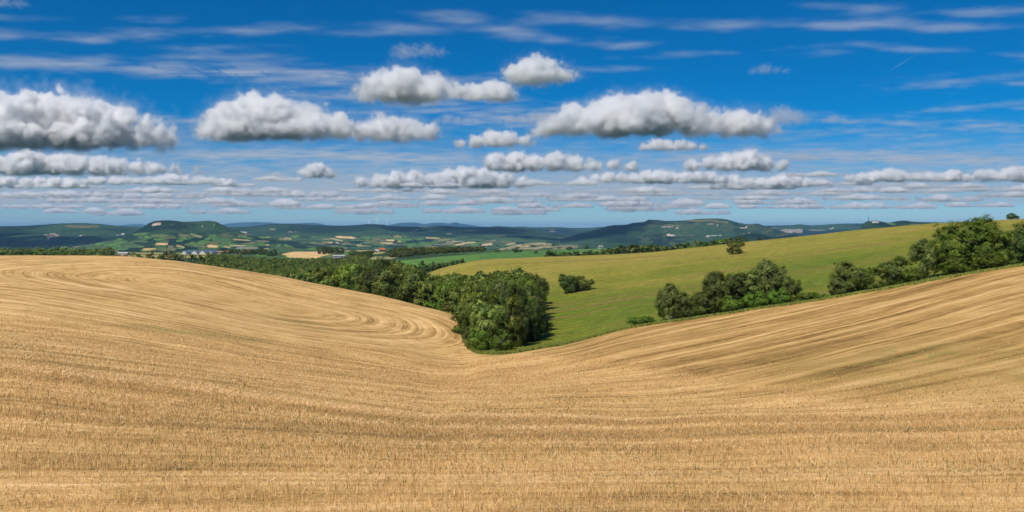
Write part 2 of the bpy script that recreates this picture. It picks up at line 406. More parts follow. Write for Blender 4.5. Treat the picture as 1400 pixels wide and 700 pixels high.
# ---------------------------------------------------------------- meadow, valley land out to the horizon
GOLD = (.60, .40, .17); YEL = (.30, .27, .065); LGR = (.085, .175, .035); PALE = (.42, .36, .25); ROCK = (.40, .32, .25); DULL = (.14, .14, .06)
FOREST = (.007, .024, .014); SCRUB = (.024, .058, .024)
def in_poly(PX, PY, poly):
    r = np.zeros(PX.shape, bool); n = len(poly)
    for i in range(n):
        x0, y0 = poly[i]; x1, y1 = poly[(i + 1) % n]
        c = (y0 > PY) != (y1 > PY)
        r ^= c & (PX < (x1 - x0) * (PY - y0) / ((y1 - y0) if y1 != y0 else 1e-9) + x0)
    return r
def patch(col, PX, PY, cx, cy_, w_, h_, c, shear=0.0, n=0.0):
    u = (PX - cx) / (w_ / 2); vv = (PY - cy_ - shear * (PX - cx)) / (h_ / 2)
    e = u ** 4 + vv ** 4
    if n: e = e + n * fbm(PX / 3, PY / 1.2, int(cx), 2)
    k_ = e < 1
    col[k_] = c
def fieldwork(PX, PY, seed, sx, sy, cols, p):
    """patchwork of small fields with dark hedges between them; returns colours and a mask"""
    x = PX / sx + .5 * fbm(PX / 40, PY / 6, seed, 2); y = PY / sy + .03 * PX / sx
    ix = np.floor(x); iy = np.floor(y); best = np.full(PX.shape, 9.); sec = best.copy(); idh = np.zeros(PX.shape)
    for ox in (-1, 0, 1):
        for oy in (-1, 0, 1):
            jx = ix + ox; jy = iy + oy
            dx = jx + _hash(jx, jy, seed) - x; dy = jy + _hash(jx, jy, seed + 5) - y
            dd = np.abs(dx) + np.abs(dy)
            hsh = _hash(jx, jy, seed + 9)
            upd = dd < best
            sec = np.where(upd, best, np.minimum(sec, dd)); idh = np.where(upd, hsh, idh); best = np.where(upd, dd, best)
    mask = (idh < p) & (sec - best > .12)
    idx = np.minimum((idh / p * len(cols)).astype(int), len(cols) - 1)
    return np.array(cols)[idx], mask

M_mead = meadow_material()
M_land = painted_material('valley fields', .12, .9, .35, 1.2)
lp = np.concatenate([np.linspace(-3400, -520, 30), np.linspace(-500, 1900, 1200), np.linspace(1920, 4800, 30)]); nc = len(lp); B = bound(lp)
tt = np.concatenate([np.linspace(0, 1, 150), 1 + np.linspace(0, 1, 120)[1:], 2 + np.linspace(0, 1, 130)[1:], [3.2, 3.5, 4]])
def depth_of(tv):
    a = B * (480 / B) ** np.clip(tv, 0, 1)
    if tv > 1: a = 480 * (1500 / 480) ** min(tv - 1, 1) + 0 * B
    if tv > 2: a = 1500 * (5000 / 1500) ** min(tv - 2, 1) + 0 * B
    if tv > 3: a = 5000 * (min(41000, 41000) / 5000) ** (tv - 3) + 0 * B
    return a
D = np.array([depth_of(q) for q in tt]); X = np.clip((lp[None, :] - 700) / F * D, -41500, 41500)
Z = H(X, D); Z = np.where(D > 5000, np.minimum(Z, -112) - (D - 5000) * .0006, Z)
PX = np.broadcast_to(lp[None, :], D.shape); PY = HY - Z / D * F
ground_low = float(Z.min())
col = np.zeros(D.shape + (3,)); nz = fbm(X / 60, D / 60, 40, 4)
for c_ in range(3): col[..., c_] = np.where(nz > .0, (.06, .105, .032)[c_], (.028, .055, .02)[c_])
fc, fm = fieldwork(PX, PY, 3, 26, 2.6, [LGR, YEL, (.06, .11, .03), GOLD, DULL], .5)
fm = fm & (D > 1050); col[fm] = fc[fm]
col[D > 5500] = (.012, .026, .016)
def lpoly(poly, c, dmin=480):
    k_ = in_poly(PX, PY, poly) & (D > dmin); col[k_] = c
lpoly([(520, 364), (540, 357.5), (600, 351), (690, 344.6), (760, 342), (905, 336.5), (1010, 333), (1010, 350), (700, 358), (600, 368), (540, 368)], (.092, .19, .038), 600)
lpoly([(655, 346), (690, 344), (790, 341), (790, 360), (655, 360)], (.075, .165, .036), 600)
lpoly([(790, 342), (910, 336.8), (910, 341), (800, 346)], (.11, .18, .045), 600)
lpoly([(845, 336.8), (905, 334.2), (925, 334.6), (925, 337.2), (860, 339)], (.42, .33, .14), 800)
lpoly([(386, 347), (400, 344.2), (430, 343), (463, 345.8), (441, 350), (430, 353.8), (410, 352.5), (394, 350.5)], GOLD, 600)
lpoly([(492, 352.5), (515, 350.6), (545, 351.5), (535, 354.3), (500, 355)], (.26, .25, .10), 600)
lpoly([(150, 349.5), (176, 344.6), (230, 345.5), (284, 347.5), (282, 351.5), (230, 354), (180, 352)], (.29, .24, .075), 560)
lpoly([(176, 346.6), (284, 349), (284, 350), (176, 347.6)], (.06, .08, .03), 560)
lpoly([(20, 347.4), (62, 346), (66, 348.4), (22, 349.6)], (.30, .26, .12), 600)
lpoly([(100, 346.6), (122, 345.6), (124, 347), (104, 348)], (.27, .19, .10), 600)
lpoly([(468, 342.2), (520, 341.8), (524, 343.4), (470, 343.6)], (.33, .27, .10), 600)
Vv = np.stack([X, D, Z], -1).reshape(-1, 3); Fa = grid_faces(len(tt), nc)
fx = PX.ravel()[Fa[:, 0]]; fd_ = D.ravel()[Fa[:, 0]]
is_m = (fx > 568) & (fd_ < 475)
def sub_mesh(name, sel, mats):
    f = Fa[sel]; u, inv = np.unique(f, return_inverse=True)
    return mesh(name, Vv[u], inv.reshape(f.shape), mats, col=col.reshape(-1, 3)[u], smooth=True)
tag(link('meadow', sub_mesh('meadow', is_m, [M_mead])), kind='structure')
tag(link('valley_land', sub_mesh('valley_land', ~is_m, [M_land])), kind='structure')

# ---------------------------------------------------------------- hills
M_hill = painted_material('wooded hillsides', .05, .4, .9, 7)
def hill(name, ridge, d0, d1, base_py, prof=((0, 0), (.5, .4), (1, 1)), rough=.12, seed=0, paint=None, step=1.0, nt_=70, relief=90., d1f=None, kind='structure'):
    x0, x1 = ridge[0][0], ridge[-1][0]
    p = np.arange(x0, x1 + step, step)
    rp = pchip([a for a, _ in ridge], [b_ for _, b_ in ridge], p)
    rp = rp + .3 * fbm(p / 5, 0 * p, seed + 70, 3)
    t = np.concatenate([np.linspace(0, 1, nt_), [1.03, 1.1, 1.3, 1.6]])[:, None]
    dd1 = d1 if d1f is None else d1f(p)[None, :]
    D = d0 + (dd1 - d0) * t + 0 * p[None, :]
    z1 = (HY - rp)[None, :] / F * (dd1 + 0 * p[None, :]); z0 = (HY - base_py) / F * d0
    pr = pchip([a for a, _ in prof], [b_ for _, b_ in prof], np.clip(t, 0, 1)) + 0 * p[None, :]
    X = (p[None, :] - 700) / F * D
    rel = (z1 - z0)
    n_ = fbm(X / (relief * 2), D / (relief * 3.4), seed, 5, .58)
    Z = z0 + rel * pr + np.abs(rel) * rough * 2.0 * n_ * np.sin(np.pi * np.clip(t, 0, 1)) ** .7
    Z = np.where(t > 1, z1 - (t - 1) * np.abs(rel) * 1.4 - (t - 1) * 10, Z)
    PX = np.broadcast_to(p[None, :], D.shape); PY = HY - Z / D * F
    nz = fbm(X / (relief * .7), D / relief, seed + 3, 5, .6)
    s = sstep(-.25, .3, nz)[..., None] * 1.35
    col = np.array(FOREST) * (1 - s) + np.array(SCRUB) * s
    if paint: paint(col, PX + .5 * fbm(PX / 2, PY, seed, 2), PY + .3 * fbm(PX / 2, PY / .7, seed + 1, 2), np.clip(t, 0, 1) + 0 * p[None, :])
    me = mesh(name, np.stack([X, D, Z], -1).reshape(-1, 3), grid_faces(len(t), len(p)), [M_hill], col=col.reshape(-1, 3), smooth=True)
    return tag(link(name, me), kind=kind)

def paint_left(col, PX, PY, T):
    patch(col, PX, PY, 112, 309.5, 46, 3.4, (.125, .115, .045), .01, .5)
    patch(col, PX, PY, 112, 311.2, 22, .5, (.2, .15, .08))
    patch(col, PX, PY, 72, 322.5, 17, 5.5, (.16, .13, .09), 0, 1.2)
    for a in ((66, 326, 3, 3.6), (63, 321, 6, .8), (73, 319.5, 9, .8), (78, 322, 5, 1), (70, 324, 2, 3)): patch(col, PX, PY, *a, ROCK, 0, .8)
    for a in ((104, 324.5, 14, .8), (112, 321.6, 9, .7), (101, 330.5, 5, .8), (106, 333, 5, .8), (168, 320, 5, 2.2), (162, 321.4, 4, .8)): patch(col, PX, PY, *a, (.4, .37, .3), -.22, .8)
    patch(col, PX, PY, 120, 330, 30, 6, (.07, .075, .04), -.1, 1)
    patch(col, PX, PY, 88, 338, 9, 1, PALE, 0, .6)
hill('plateau_hills', [(-420, 311), (-200, 308), (0, 309), (35, 308.6), (60, 307), (90, 305.4), (112, 304.8), (130, 305.6), (160, 308.5), (200, 311), (260, 316), (320, 324)], 3900, 6000, 344, ((0, 0), (.35, .22), (.62, .62), (.8, .9), (1, 1)), .16, 11, paint_left, 1.0, 80, 500)
def paint_mesa(col, PX, PY, T):
    c, m_ = fieldwork(PX, PY, 12, 15, 3.2, [LGR, (.06, .105, .03), LGR, (.075, .12, .035), DULL, (.06, .105, .03)], .62)
    m_ &= (PY > 319.5 + 1.5 * np.sin(PX / 19)); col[m_] = c[m_]
    for a, c, sh in (((221, 333.5, 16, 3), GOLD, 0), ((204, 341, 18, 3.6), (.42, .31, .10), 0), ((235, 341, 11, 3.2), (.16, .155, .055), 0), ((247, 337, 12, 2.2), (.4, .3, .14), .2),
                     ((291, 336.8, 14, 3.8), GOLD, .03), ((310, 337.5, 9, 2.6), (.36, .29, .12), .1), ((218, 322.3, 22, 4.2), (.095, .145, .045), -.03), ((268, 322, 16, 3.2), (.21, .2, .07), .25), ((250, 322, 12, 4), (.13, .14, .05), .1),
                     ((303, 327.5, 26, 5.5), (.065, .14, .04), .03), ((178, 337, 28, 4), (.07, .12, .04), -.08), ((268, 335, 12, 4), (.085, .13, .045), .1),
                     ((330, 328, 24, 1.5), (.45, .34, .14), .06), ((338, 325, 16, 2), LGR, .15), ((325, 336, 22, 1.6), PALE, 0), ((338, 339, 30, 3), (.22, .21, .15), 0),
                     ((366, 334.7, 5, 1.2), (.5, .36, .22), 0), ((362, 340, 12, 1.4), (.3, .28, .13), 0), ((378, 338.5, 20, 2.6), (.055, .11, .035), 0), ((311, 322, 16, 2), (.14, .14, .06), .1)):
        patch(col, PX, PY, *a, c, sh, .25)
    patch(col, PX, PY, 214.5, 306.2, 12, 3.6, ROCK, -.16, .7)
    patch(col, PX, PY, 219, 304.2, 4, 1, (.03, .04, .02))
    for a in ((277, 309.5, 2, 1.5), (237, 306.5, 1.4, 1), (293, 307.5, 2, 1)): patch(col, PX, PY, *a, (.3, .28, .22))
hill('table_hill', [(60, 340), (110, 336), (150, 330), (172, 322), (190, 313.5), (200, 307.5), (206, 304), (213, 302), (226, 301.2), (240, 302), (252, 303.2), (264, 302.8), (284, 301.8), (294, 303), (304, 307), (318, 313), (340, 320), (380, 327), (430, 334), (470, 339)],
     2300, 3900, 346, ((0, 0), (.3, .17), (.6, .45), (.72, .58), (.86, .92), (1, 1)), .07, 21, paint_mesa, 1.0, 110, 420)
def paint_mid(col, PX, PY, T):
    c, m_ = fieldwork(PX, PY, 33, 19, 2.5, [LGR, (.05, .1, .03), (.065, .13, .035), DULL, (.05, .1, .03), (.2, .19, .07), (.08, .14, .04)], .72)
    m_ &= (PY > 323 + 1.5 * np.sin(PX / 23)); col[m_] = c[m_]
    for a, c, sh in (((362, 325, 14, 1.5), YEL, -.03), ((394, 326, 10, 3.2), (.25, .22, .09), .2), ((427, 333, 9, 3), (.26, .23, .1), -.1), ((472, 324.5, 27, 3), GOLD, .06), ((461, 328, 15, 1.6), (.42, .32, .17), .22),
                     ((452, 332, 6, 1.8), (.42, .3, .15), 0), ((461, 332, 5, 1.8), PALE, .2), ((406, 333.7, 12, 2.2), (.08, .14, .045), .18), ((438, 327.5, 12, 2.4), (.08, .13, .045), .15),
                     ((533.5, 328.6, 11, 2.2), GOLD, .05), ((529, 332.6, 16, 1.8), (.5, .36, .2), .02), ((546, 330, 6, 2.2), YEL, .1), ((591, 325.4, 18, 2.4), (.34, .28, .12), .05), ((605, 327, 24, 1), (.2, .21, .09), .03),
                     ((629, 334, 15, 2), GOLD, -.18), ((640, 332, 20, 1.8), (.5, .36, .2), -.08), ((666, 334.2, 15, 3), (.48, .35, .22), -.1), ((622, 330.6, 24, 1.1), PALE, 0), ((571, 337, 16, 3), (.06, .11, .035), 0),
                     ((491, 335, 8, 1), (.5, .38, .2), 0), ((505, 330.5, 12, 5), (.11, .13, .05), .1), ((698, 333.5, 14, 1.6), (.45, .34, .18), -.12), ((712, 330, 24, 2), (.06, .1, .04), 0),
                     ((447, 336, 9, 2.2), (.06, .11, .04), 0)):
        patch(col, PX, PY, *a, c, sh, .25)
    for a in ((332, 317.8, 10, 2.2), ): patch(col, PX, PY, *a, (.42, .37, .34), 0, 1.4)
    for a in ((372.5, 313.5, 8, 1.8), (397, 317, 7, 1.6), (405, 316.6, 2, 1.4)): patch(col, PX, PY, *a, (.2, .18, .12), 0, .8)
    for a in ((568, 315, 7, 3), (562, 317, 4, 1.5)): patch(col, PX, PY, *a, (.26, .23, .16), -.2, .9)
    patch(col, PX, PY, 578, 309.8, 12, .8, (.3, .22, .14))
    patch(col, PX, PY, 614, 319.6, 8, 1.6, (.12, .14, .06), 0, .6)
hill('wooded_hills', [(250, 313), (300, 310.6), (330, 310), (355, 308), (380, 305.8), (405, 306), (440, 308), (470, 308.4), (490, 307.4), (508, 306.2), (522, 307), (535, 308.8), (580, 309.8), (600, 308.6), (640, 310.5), (665, 311), (700, 312), (740, 316), (780, 324), (810, 332)],
     4200, 7000, 341, ((0, 0), (.25, .28), (.5, .5), (.66, .6), (.86, .93), (1, 1)), .09, 31, paint_mid, 1.0, 110, 600)
def paint_back(col, PX, PY, T):
    for a in ((708, 322, 8, 1), (718, 318, 3, 1.8), (725, 321.5, 8, .8)): patch(col, PX, PY, *a, (.45, .4, .34), 0, .8)
    patch(col, PX, PY, 755, 315, 9, 5, (.13, .13, .07), 0, 1); patch(col, PX, PY, 757, 322.5, 6, 3, LGR, -.3, .6)
hill('distant_ridge', [(600, 312), (640, 310), (660, 310.4), (683, 309.2), (700, 310), (712, 309.6), (730, 310.6), (755, 310.2), (780, 311.4), (800, 311.6), (830, 310), (860, 311), (900, 312)],
     7500, 10500, 330, ((0, 0), (.5, .5), (1, 1)), .14, 41, paint_back, 1.0, 60, 900)
def paint_big(col, PX, PY, T):
    lit = (sstep(850, 900, PX) * sstep(-.1, .5, fbm(PX / 9, PY / 2.5, 77, 3)))[..., None]; col[:] = col * (1 - lit) + np.array((.062, .088, .034)) * lit  # paler scrub patches, a sunlit tone painted into the right-hand slopes
    patch(col, PX, PY, 960, 301.6, 44, 2.4, (.14, .13, .05), -.01, .6); patch(col, PX, PY, 972, 306, 10, 2.4, (.2, .17, .1), 0, .9); patch(col, PX, PY, 985, 303.5, 22, 3, (.12, .12, .05), .1, .8)
    patch(col, PX, PY, 912, 310, 16, 2.2, (.24, .2, .15), 0, 1.3); patch(col, PX, PY, 926, 311.6, 2.6, 1.8, ROCK)
    for a in ((917, 321.8, 10, 2.2), (914, 321, 5, 2.6)): patch(col, PX, PY, *a, (.5, .44, .35), 0, .8)
    patch(col, PX, PY, 920, 307.8, 26, 1, (.18, .16, .07), .05)
    for a in ((968, 323, 5, 2.6), (976, 322.2, 9, 1.3), (984, 322, 4, 1), (1016, 311.5, 9, 1.2), (1020.5, 310.6, 2, 2.6), (1024, 318.6, 2, 1.4), (980.5, 307.4, 1.2, 2.6), (993, 304, 1.4, 1)): patch(col, PX, PY, *a, (.42, .37, .31), 0, .7)
    patch(col, PX, PY, 893, 306, 10, 4, (.09, .08, .045), 0, .9); patch(col, PX, PY, 940, 321.6, 22, .8, (.16, .15, .1))
    patch(col, PX, PY, 762, 337, 60, 5, (.17, .155, .07), 0, .8)
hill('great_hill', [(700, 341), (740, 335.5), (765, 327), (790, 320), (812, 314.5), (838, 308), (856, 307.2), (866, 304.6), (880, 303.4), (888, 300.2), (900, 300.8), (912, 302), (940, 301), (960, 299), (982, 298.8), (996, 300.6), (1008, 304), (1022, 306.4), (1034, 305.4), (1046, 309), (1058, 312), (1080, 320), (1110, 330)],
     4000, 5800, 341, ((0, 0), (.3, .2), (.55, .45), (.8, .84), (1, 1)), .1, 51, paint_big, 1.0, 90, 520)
def paint_knoll(col, PX, PY, T):
    c, m_ = fieldwork(PX, PY, 44, 9, 1.5, [(.36, .29, .15), (.25, .23, .12), (.4, .33, .2), (.3, .26, .12)], .75); col[m_] = c[m_]
hill('pale_knoll', [(676, 342), (690, 338.6), (705, 335), (722, 332.6), (738, 331.6), (752, 332.6), (764, 336), (776, 341)], 2500, 3100, 345, ((0, 0), (.6, .62), (1, 1)), .05, 56, paint_knoll, .8, 40, 150)
hill('dark_hill', [(880, 342), (915, 336.5), (940, 332.5), (965, 328.6), (990, 325), (1012, 322), (1030, 318.8), (1042, 320), (1060, 323.6), (1080, 320.6), (1094, 323), (1120, 330)], 2500, 3300, 342, ((0, 0), (.5, .5), (1, 1)), .08, 61, None, 1.0, 40, 250)
def paint_cliffs(col, PX, PY, T):
    k_ = (np.abs(PY - 315.8) < 2.3 + 1.2 * fbm(PX / 4, 0 * PX, 3, 2)) & (PX > 1051) & (PX < 1097)
    st = vnoise(PX / 1.3, PY / 6, 5)[..., None]
    cc = np.array((.16, .14, .11)) * (1 - st) + np.array((.42, .35, .29)) * st
    col[k_] = cc[k_]
    patch(col, PX, PY, 1055, 311.6, 12, 1.4, (.2, .15, .11), 0, .7); patch(col, PX, PY, 1118, 314.6, 24, 1, (.26, .23, .2), 0, 1); patch(col, PX, PY, 1137, 312.4, 7, 1.6, (.34, .3, .24), -.2, 1)
hill('cliff_plateau', [(1000, 312), (1035, 309), (1060, 308.2), (1085, 307.6), (1093, 306.6), (1110, 308), (1130, 307), (1150, 305.8), (1180, 305.4), (1230, 305), (1300, 306), (1400, 307), (1600, 308), (1900, 307)], 6500, 8600, 326, ((0, 0), (.35, .3), (.6, .62), (.75, .86), (1, 1)), .05, 71, paint_cliffs, 1.0, 70, 700)
def paint_mast(col, PX, PY, T):
    patch(col, PX, PY, 1197, 303.6, 10, 2, (.46, .42, .36), .02, .8); patch(col, PX, PY, 1190, 302, 4, 1, (.3, .3, .3), 0, .6)
    patch(col, PX, PY, 1219, 306, 12, 1.8, (.1, .19, .06), .12); patch(col, PX, PY, 1250, 306.6, 12, .8, (.12, .17, .06), 0)
hill('rock_spur', [(1135, 334), (1165, 326), (1174, 320), (1177.5, 311), (1181, 305.6), (1186, 302.2), (1196, 301.8), (1206, 303), (1214, 304.4), (1224, 302.8), (1235, 301.4), (1244, 302.4), (1252, 303.4), (1290, 304), (1340, 304.6), (1420, 307), (1600, 309)], 2700, 3500, 334, ((0, 0), (.5, .45), (.8, .86), (1, 1)), .07, 81, paint_mast, .8, 60, 260)
hill('forest_slope', [(1000, 340), (1040, 334), (1062, 328.6), (1090, 325.6), (1115, 323), (1145, 319.8), (1170, 317.8), (1200, 316), (1240, 312), (1300, 309), (1500, 309)], 1500, 2000, 338, ((0, 0), (.5, .5), (1, 1)), .06, 91, lambda c, X_, Y_, T: c.__setitem__(slice(None), c * np.array((1.2, 1.35, 1.1))), 1.0, 40, 130)
hill('far_mountains', [(-300, 309), (100, 310), (160, 308.6), (176, 306.8), (190, 306.4), (205, 308), (290, 308), (320, 305), (345, 303.6), (365, 304), (385, 305.6), (405, 305.4), (425, 304.6), (440, 306), (450, 309), (520, 309.5), (535, 307), (548, 304.8), (566, 304.2), (580, 306.2), (592, 304.8), (604, 304.6), (614, 305.6), (622, 304), (632, 306), (650, 308.4), (668, 310), (720, 311.5), (900, 312)], 20000, 26000, 318, ((0, 0), (1, 1)), .1, 95, None, 2.0, 30, 3000)
# ---------------------------------------------------------------- trees
def leaf_material(name):
    m, k, b = material(name, .62)
    b.inputs['Specular IOR Level'].default_value = .25
    oi = k.node('ShaderNodeObjectInfo')
    c = k.mix(1.0, k.attr('tint', 'Color'), oi.outputs['Color'], 'MULTIPLY')
    rv = k.node('ShaderNodeHueSaturation')
    k.l.new(k.math('MULTIPLY_ADD', oi.outputs['Random'], .035, .483), rv.inputs['Hue']); k.l.new(k.math('MULTIPLY_ADD', oi.outputs['Random'], .6, .7), rv.inputs['Value'])
    k.l.new(c, rv.inputs['Color'])
    k.l.new(rv.outputs[0], b.inputs['Base Color'])
    tr = k.node('ShaderNodeBsdfTranslucent')
    k.l.new(k.mix(1.0, rv.outputs[0], (1.35, 1.35, .5), 'MULTIPLY'), tr.inputs[0])
    ms = k.node('ShaderNodeMixShader'); ms.inputs[0].default_value = .36
    k.l.new(b.outputs[0], ms.inputs[1]); k.l.new(tr.outputs[0], ms.inputs[2]); k.l.new(ms.outputs[0], k.n['Material Output'].inputs['Surface'])
    return m
M_leaf = leaf_material('tree leaves')
M_bark, kb, bb_ = material('grey bark')
gb = kb.node('ShaderNodeNewGeometry').outputs['Position']
kb.l.new(kb.mix(kb.noise(gb, 6, 4, .7), (.10, .08, .06), (.26, .23, .19)), bb_.inputs['Base Color'])

def crown_arrays(seed, lobes, leaves, leaf, style):
    g = np.random.default_rng(seed)
    c = []
    while len(c) < lobes:
        p = g.uniform(-1, 1, 3)
        if (np.abs(p) ** 2.8).sum() > 1: continue
        if style == 'bush':      z = .38 + p[2] * .38; wd = .40 * (1 - max(0, (z - .5)) ** 2 * 1.9)
        elif style == 'tall':    z = .52 + p[2] * .36; wd = .34 * (1 - max(0, z - .5) * .9)
        else:                    z = .50 + p[2] * .34; wd = .39
        c.append((p[0] * wd / .9, p[1] * wd / .9, z))
    c = np.array(c); r = g.uniform(.12, .21, lobes)
    zt = (c[:, 2] + r).max(); c[:, 2] *= 1 / zt * .97
    w_ = (np.hypot(c[:, 0], c[:, 1]) + r).max() * 2; c[:, :2] /= w_; r = r / ((w_ + zt) / 2)
    ncl = max(lobes * 3, min(leaves // 14, 520))
    pick = g.choice(lobes, ncl, p=r ** 2 / (r ** 2).sum())
    dv = g.normal(0, 1, (ncl, 3)); out = c[pick] - np.array([0, 0, .42]); out /= np.linalg.norm(out, axis=1)[:, None] + 1e-6
    dv = dv / np.linalg.norm(dv, axis=1)[:, None] + out * .75 + np.array([0, 0, .22]); dv /= np.linalg.norm(dv, axis=1)[:, None]
    cp = c[pick] + dv * r[pick][:, None] * g.uniform(.72, 1.12, ncl)[:, None]
    spr = g.random(ncl) < .07; cp[spr] += dv[spr] * r[pick][spr][:, None] * .35
    cb = g.uniform(.62, 1.3, ncl); ch = g.uniform(-1, 1, ncl)
    li = g.integers(0, ncl, leaves)
    P = cp[li] + g.normal(0, .016 + leaf * .25, (leaves, 3)); P[:, 2] = np.maximum(P[:, 2], .012)
    ctr = P - np.array([0, 0, .38]); ctr /= np.linalg.norm(ctr, axis=1)[:, None] + 1e-6
    nrm = dv[li] * .75 + ctr * .55 + g.normal(0, .33, (leaves, 3)); nrm /= np.linalg.norm(nrm, axis=1)[:, None]
    a = np.cross(nrm, g.normal(0, 1, (leaves, 3))); a /= np.linalg.norm(a, axis=1)[:, None] + 1e-9; b_ = np.cross(nrm, a)
    s = leaf * g.uniform(.6, 1.25, leaves)[:, None]
    V = np.stack([P + a * s * .55, P + b_ * s * .34, P - a * s * .55, P - b_ * s * .34], 1).reshape(-1, 3)
    base = np.array([.125, .165, .027]); lt = np.array([.20, .23, .046]); dk = np.array([.075, .125, .024])
    h_ = ch[li][:, None]
    col = np.where(h_ > 0, base + (lt - base) * h_, base + (dk - base) * -h_) * (cb[li] * g.uniform(.8, 1.2, leaves))[:, None]
    return V, np.repeat(col, 4, 0)

def tube(pts, rad, n=7):
    V = []; Fc = []
    for i, (p, r) in enumerate(zip(pts, rad)):
        p = Vector(p); q = Vector(pts[min(i + 1, len(pts) - 1)]) - Vector(pts[max(i - 1, 0)]); q.normalize()
        a = q.orthogonal().normalized(); b_ = q.cross(a)
        for j in range(n):
            t = 2 * math.pi * j / n; V.append(p + (a * math.cos(t) + b_ * math.sin(t)) * r)
    for i in range(len(pts) - 1):
        for j in range(n): Fc.append((i * n + j, i * n + (j + 1) % n, (i + 1) * n + (j + 1) % n, (i + 1) * n + j))
    return V, Fc
def trunk_arrays(seed):
    g = random.Random(seed); V = []; Fc = []
    def add(p, r):
        v_, f_ = tube(p, r); o = len(V); V.extend(v_); Fc.extend(tuple(i + o for i in q) for q in f_)
    j = lambda s: g.uniform(-s, s)
    m1 = (j(.02), j(.02), .22); m2 = (j(.05), j(.05), .5); m3 = (j(.08), j(.08), .8)
    add([(0, 0, -.12), (0, 0, 0), m1, m2, m3], [.040, .034, .026, .016, .005])
    for _ in range(6):
        z = g.uniform(.14, .5); a = g.uniform(0, 6.28); l = g.uniform(.2, .36)
        s = (0, 0, z); e1 = (math.cos(a) * l * .5, math.sin(a) * l * .5, z + .12); e2 = (math.cos(a) * l, math.sin(a) * l, z + .28)
        add([s, e1, e2], [.015, .010, .003])
    return np.array([tuple(v_) for v_ in V]), np.array(Fc)

CROWN = {}
for st, ss in (('round', 100), ('bush', 200), ('tall', 300)):
    CROWN[st] = {'near': [], 'mid': [], 'far': []}
    for lod, nv, lo, lv, lf in (('near', 3, 32, 14000, .036), ('mid', 4, 26, 5200, .054), ('far', 4, 16, 760, .115)):
        for i in range(nv):
            V, c = crown_arrays(ss + i * 7 + len(lod), lo, lv, lf, st)
            if lod == 'far':
                tv, tf = trunk_arrays(i)
                CROWN[st][lod].append((V, c, tv, tf))
            else:
                CROWN[st][lod].append(mesh('crown', V, np.arange(len(V)).reshape(-1, 4), [M_leaf], col=c))
CROWN['bush']['big'] = [mesh('crown', V, np.arange(len(V)).reshape(-1, 4), [M_leaf], col=c) for V, c in [crown_arrays(911, 64, 38000, .026, 'bush')]]
TRUNK = []
for i in range(4):
    tv, tf = trunk_arrays(40 + i); TRUNK.append(mesh('trunk', tv, tf, [M_bark], smooth=True))
FARM = {}
for st in CROWN:                                                # whole little trees for the distance: leaves and trunk in one mesh
    FARM[st] = []
    for V, c, tv, tf in CROWN[st]['far']:
        v_ = np.concatenate([V, tv]); f_ = np.concatenate([np.arange(len(V)).reshape(-1, 4), tf + len(V)])
        FARM[st].append(mesh('tree', v_, f_, [M_leaf, M_bark], col=np.concatenate([c, np.full((len(tv), 3), .1)]), mi=[0] * (len(V) // 4) + [1] * len(tf)))

TINTS = {'oak': (1, 1, 1), 'dark': (.62, .70, .75), 'olive': (1.25, 1.12, .95), 'grey': (1.12, 1.05, 1.35), 'fresh': (1.1, 1.3, .8), 'yellow': (1.9, 1.5, .8), 'silver': (1.55, 1.45, 1.7), 'pale': (1.45, 1.4, 1.1)}
def tree(px, d, w_px=None, top=None, style='round', lod=None, tint='oak', label=None, group=None, name='tree', w=None, h=None, cat='tree', sink=.0):
    x = world_x(px, d); z = float(H(x, d)) - sink
    if w is None: w = w_px * d / F
    if h is None: h = max(world_z(top, d) - z, .35 * w)
    lod = lod or ('near' if d < 175 else 'mid' if d < 330 else 'far')
    rz = R.uniform(0, 6.28)
    if lod == 'far':
        o = link(name, R.choice(FARM[style])); o.color = (*TINTS[tint], 1)
    else:
        o = link(name, None)
        c = link('crown', R.choice(CROWN[style][lod]), o); c.color = (*TINTS[tint], 1)
        link('trunk', R.choice(TRUNK), o)
    o.location = (x, d, z); o.rotation_euler = (0, 0, rz); o.scale = (w, w, h)
    return tag(o, label, cat, group)

# hedge along the right edge of the stubble
g_h = None
def hb(px): return float(bound(px))
tree(875, hb(875) + 3, 40, 430.5, 'bush', tint='fresh', label='lowest small round bush at the left end of the hedge by the stubble', name='bush', cat='bush')
tree(891, hb(891) + 2.5, 15, 440, 'bush', tint='yellow', label='small yellowish bush tucked against the left end of the hedge', name='bush', cat='bush')
tree(915, hb(912) + 5, 40, 386, 'tall', tint='grey', label='slim grey-green tree with a leaning tip at the left end of the hedge')
tree(938, hb(938) + 4, 52, 397, 'bush', tint='oak', label='rounded low tree joined to the slim leaning tree in the hedge')
tree(957, hb(957) + 3, 34, 412, 'bush', tint='oak', label='low dark bush filling the dip before the broad hedge clump', name='bush', cat='bush')
tree(985, hb(985) + 6, 56, 369, 'round', tint='oak', label='left tree of the broad dense clump in the middle of the hedge')
tree(1019, hb(1019) + 8, 56, 368, 'round', tint='grey', label='flat-topped tree in the heart of the broad hedge clump')
tree(1052, hb(1052) + 7, 56, 352.5, 'round', tint='grey', label='tallest pointed tree of the broad clump in the middle of the hedge')
tree(1080, hb(1080) + 5, 38, 376, 'round', tint='oak', label='right shoulder tree of the broad clump in the middle of the hedge')
tree(966, hb(966) + 4, 44, 389, 'bush', tint='oak', label='dark low tree filling the left foot of the broad hedge clump')
tree(1003, hb(1003) + 7, 52, 371, 'round', tint='dark', label='dark tree between the left tree and the flat-topped tree of the hedge clump')
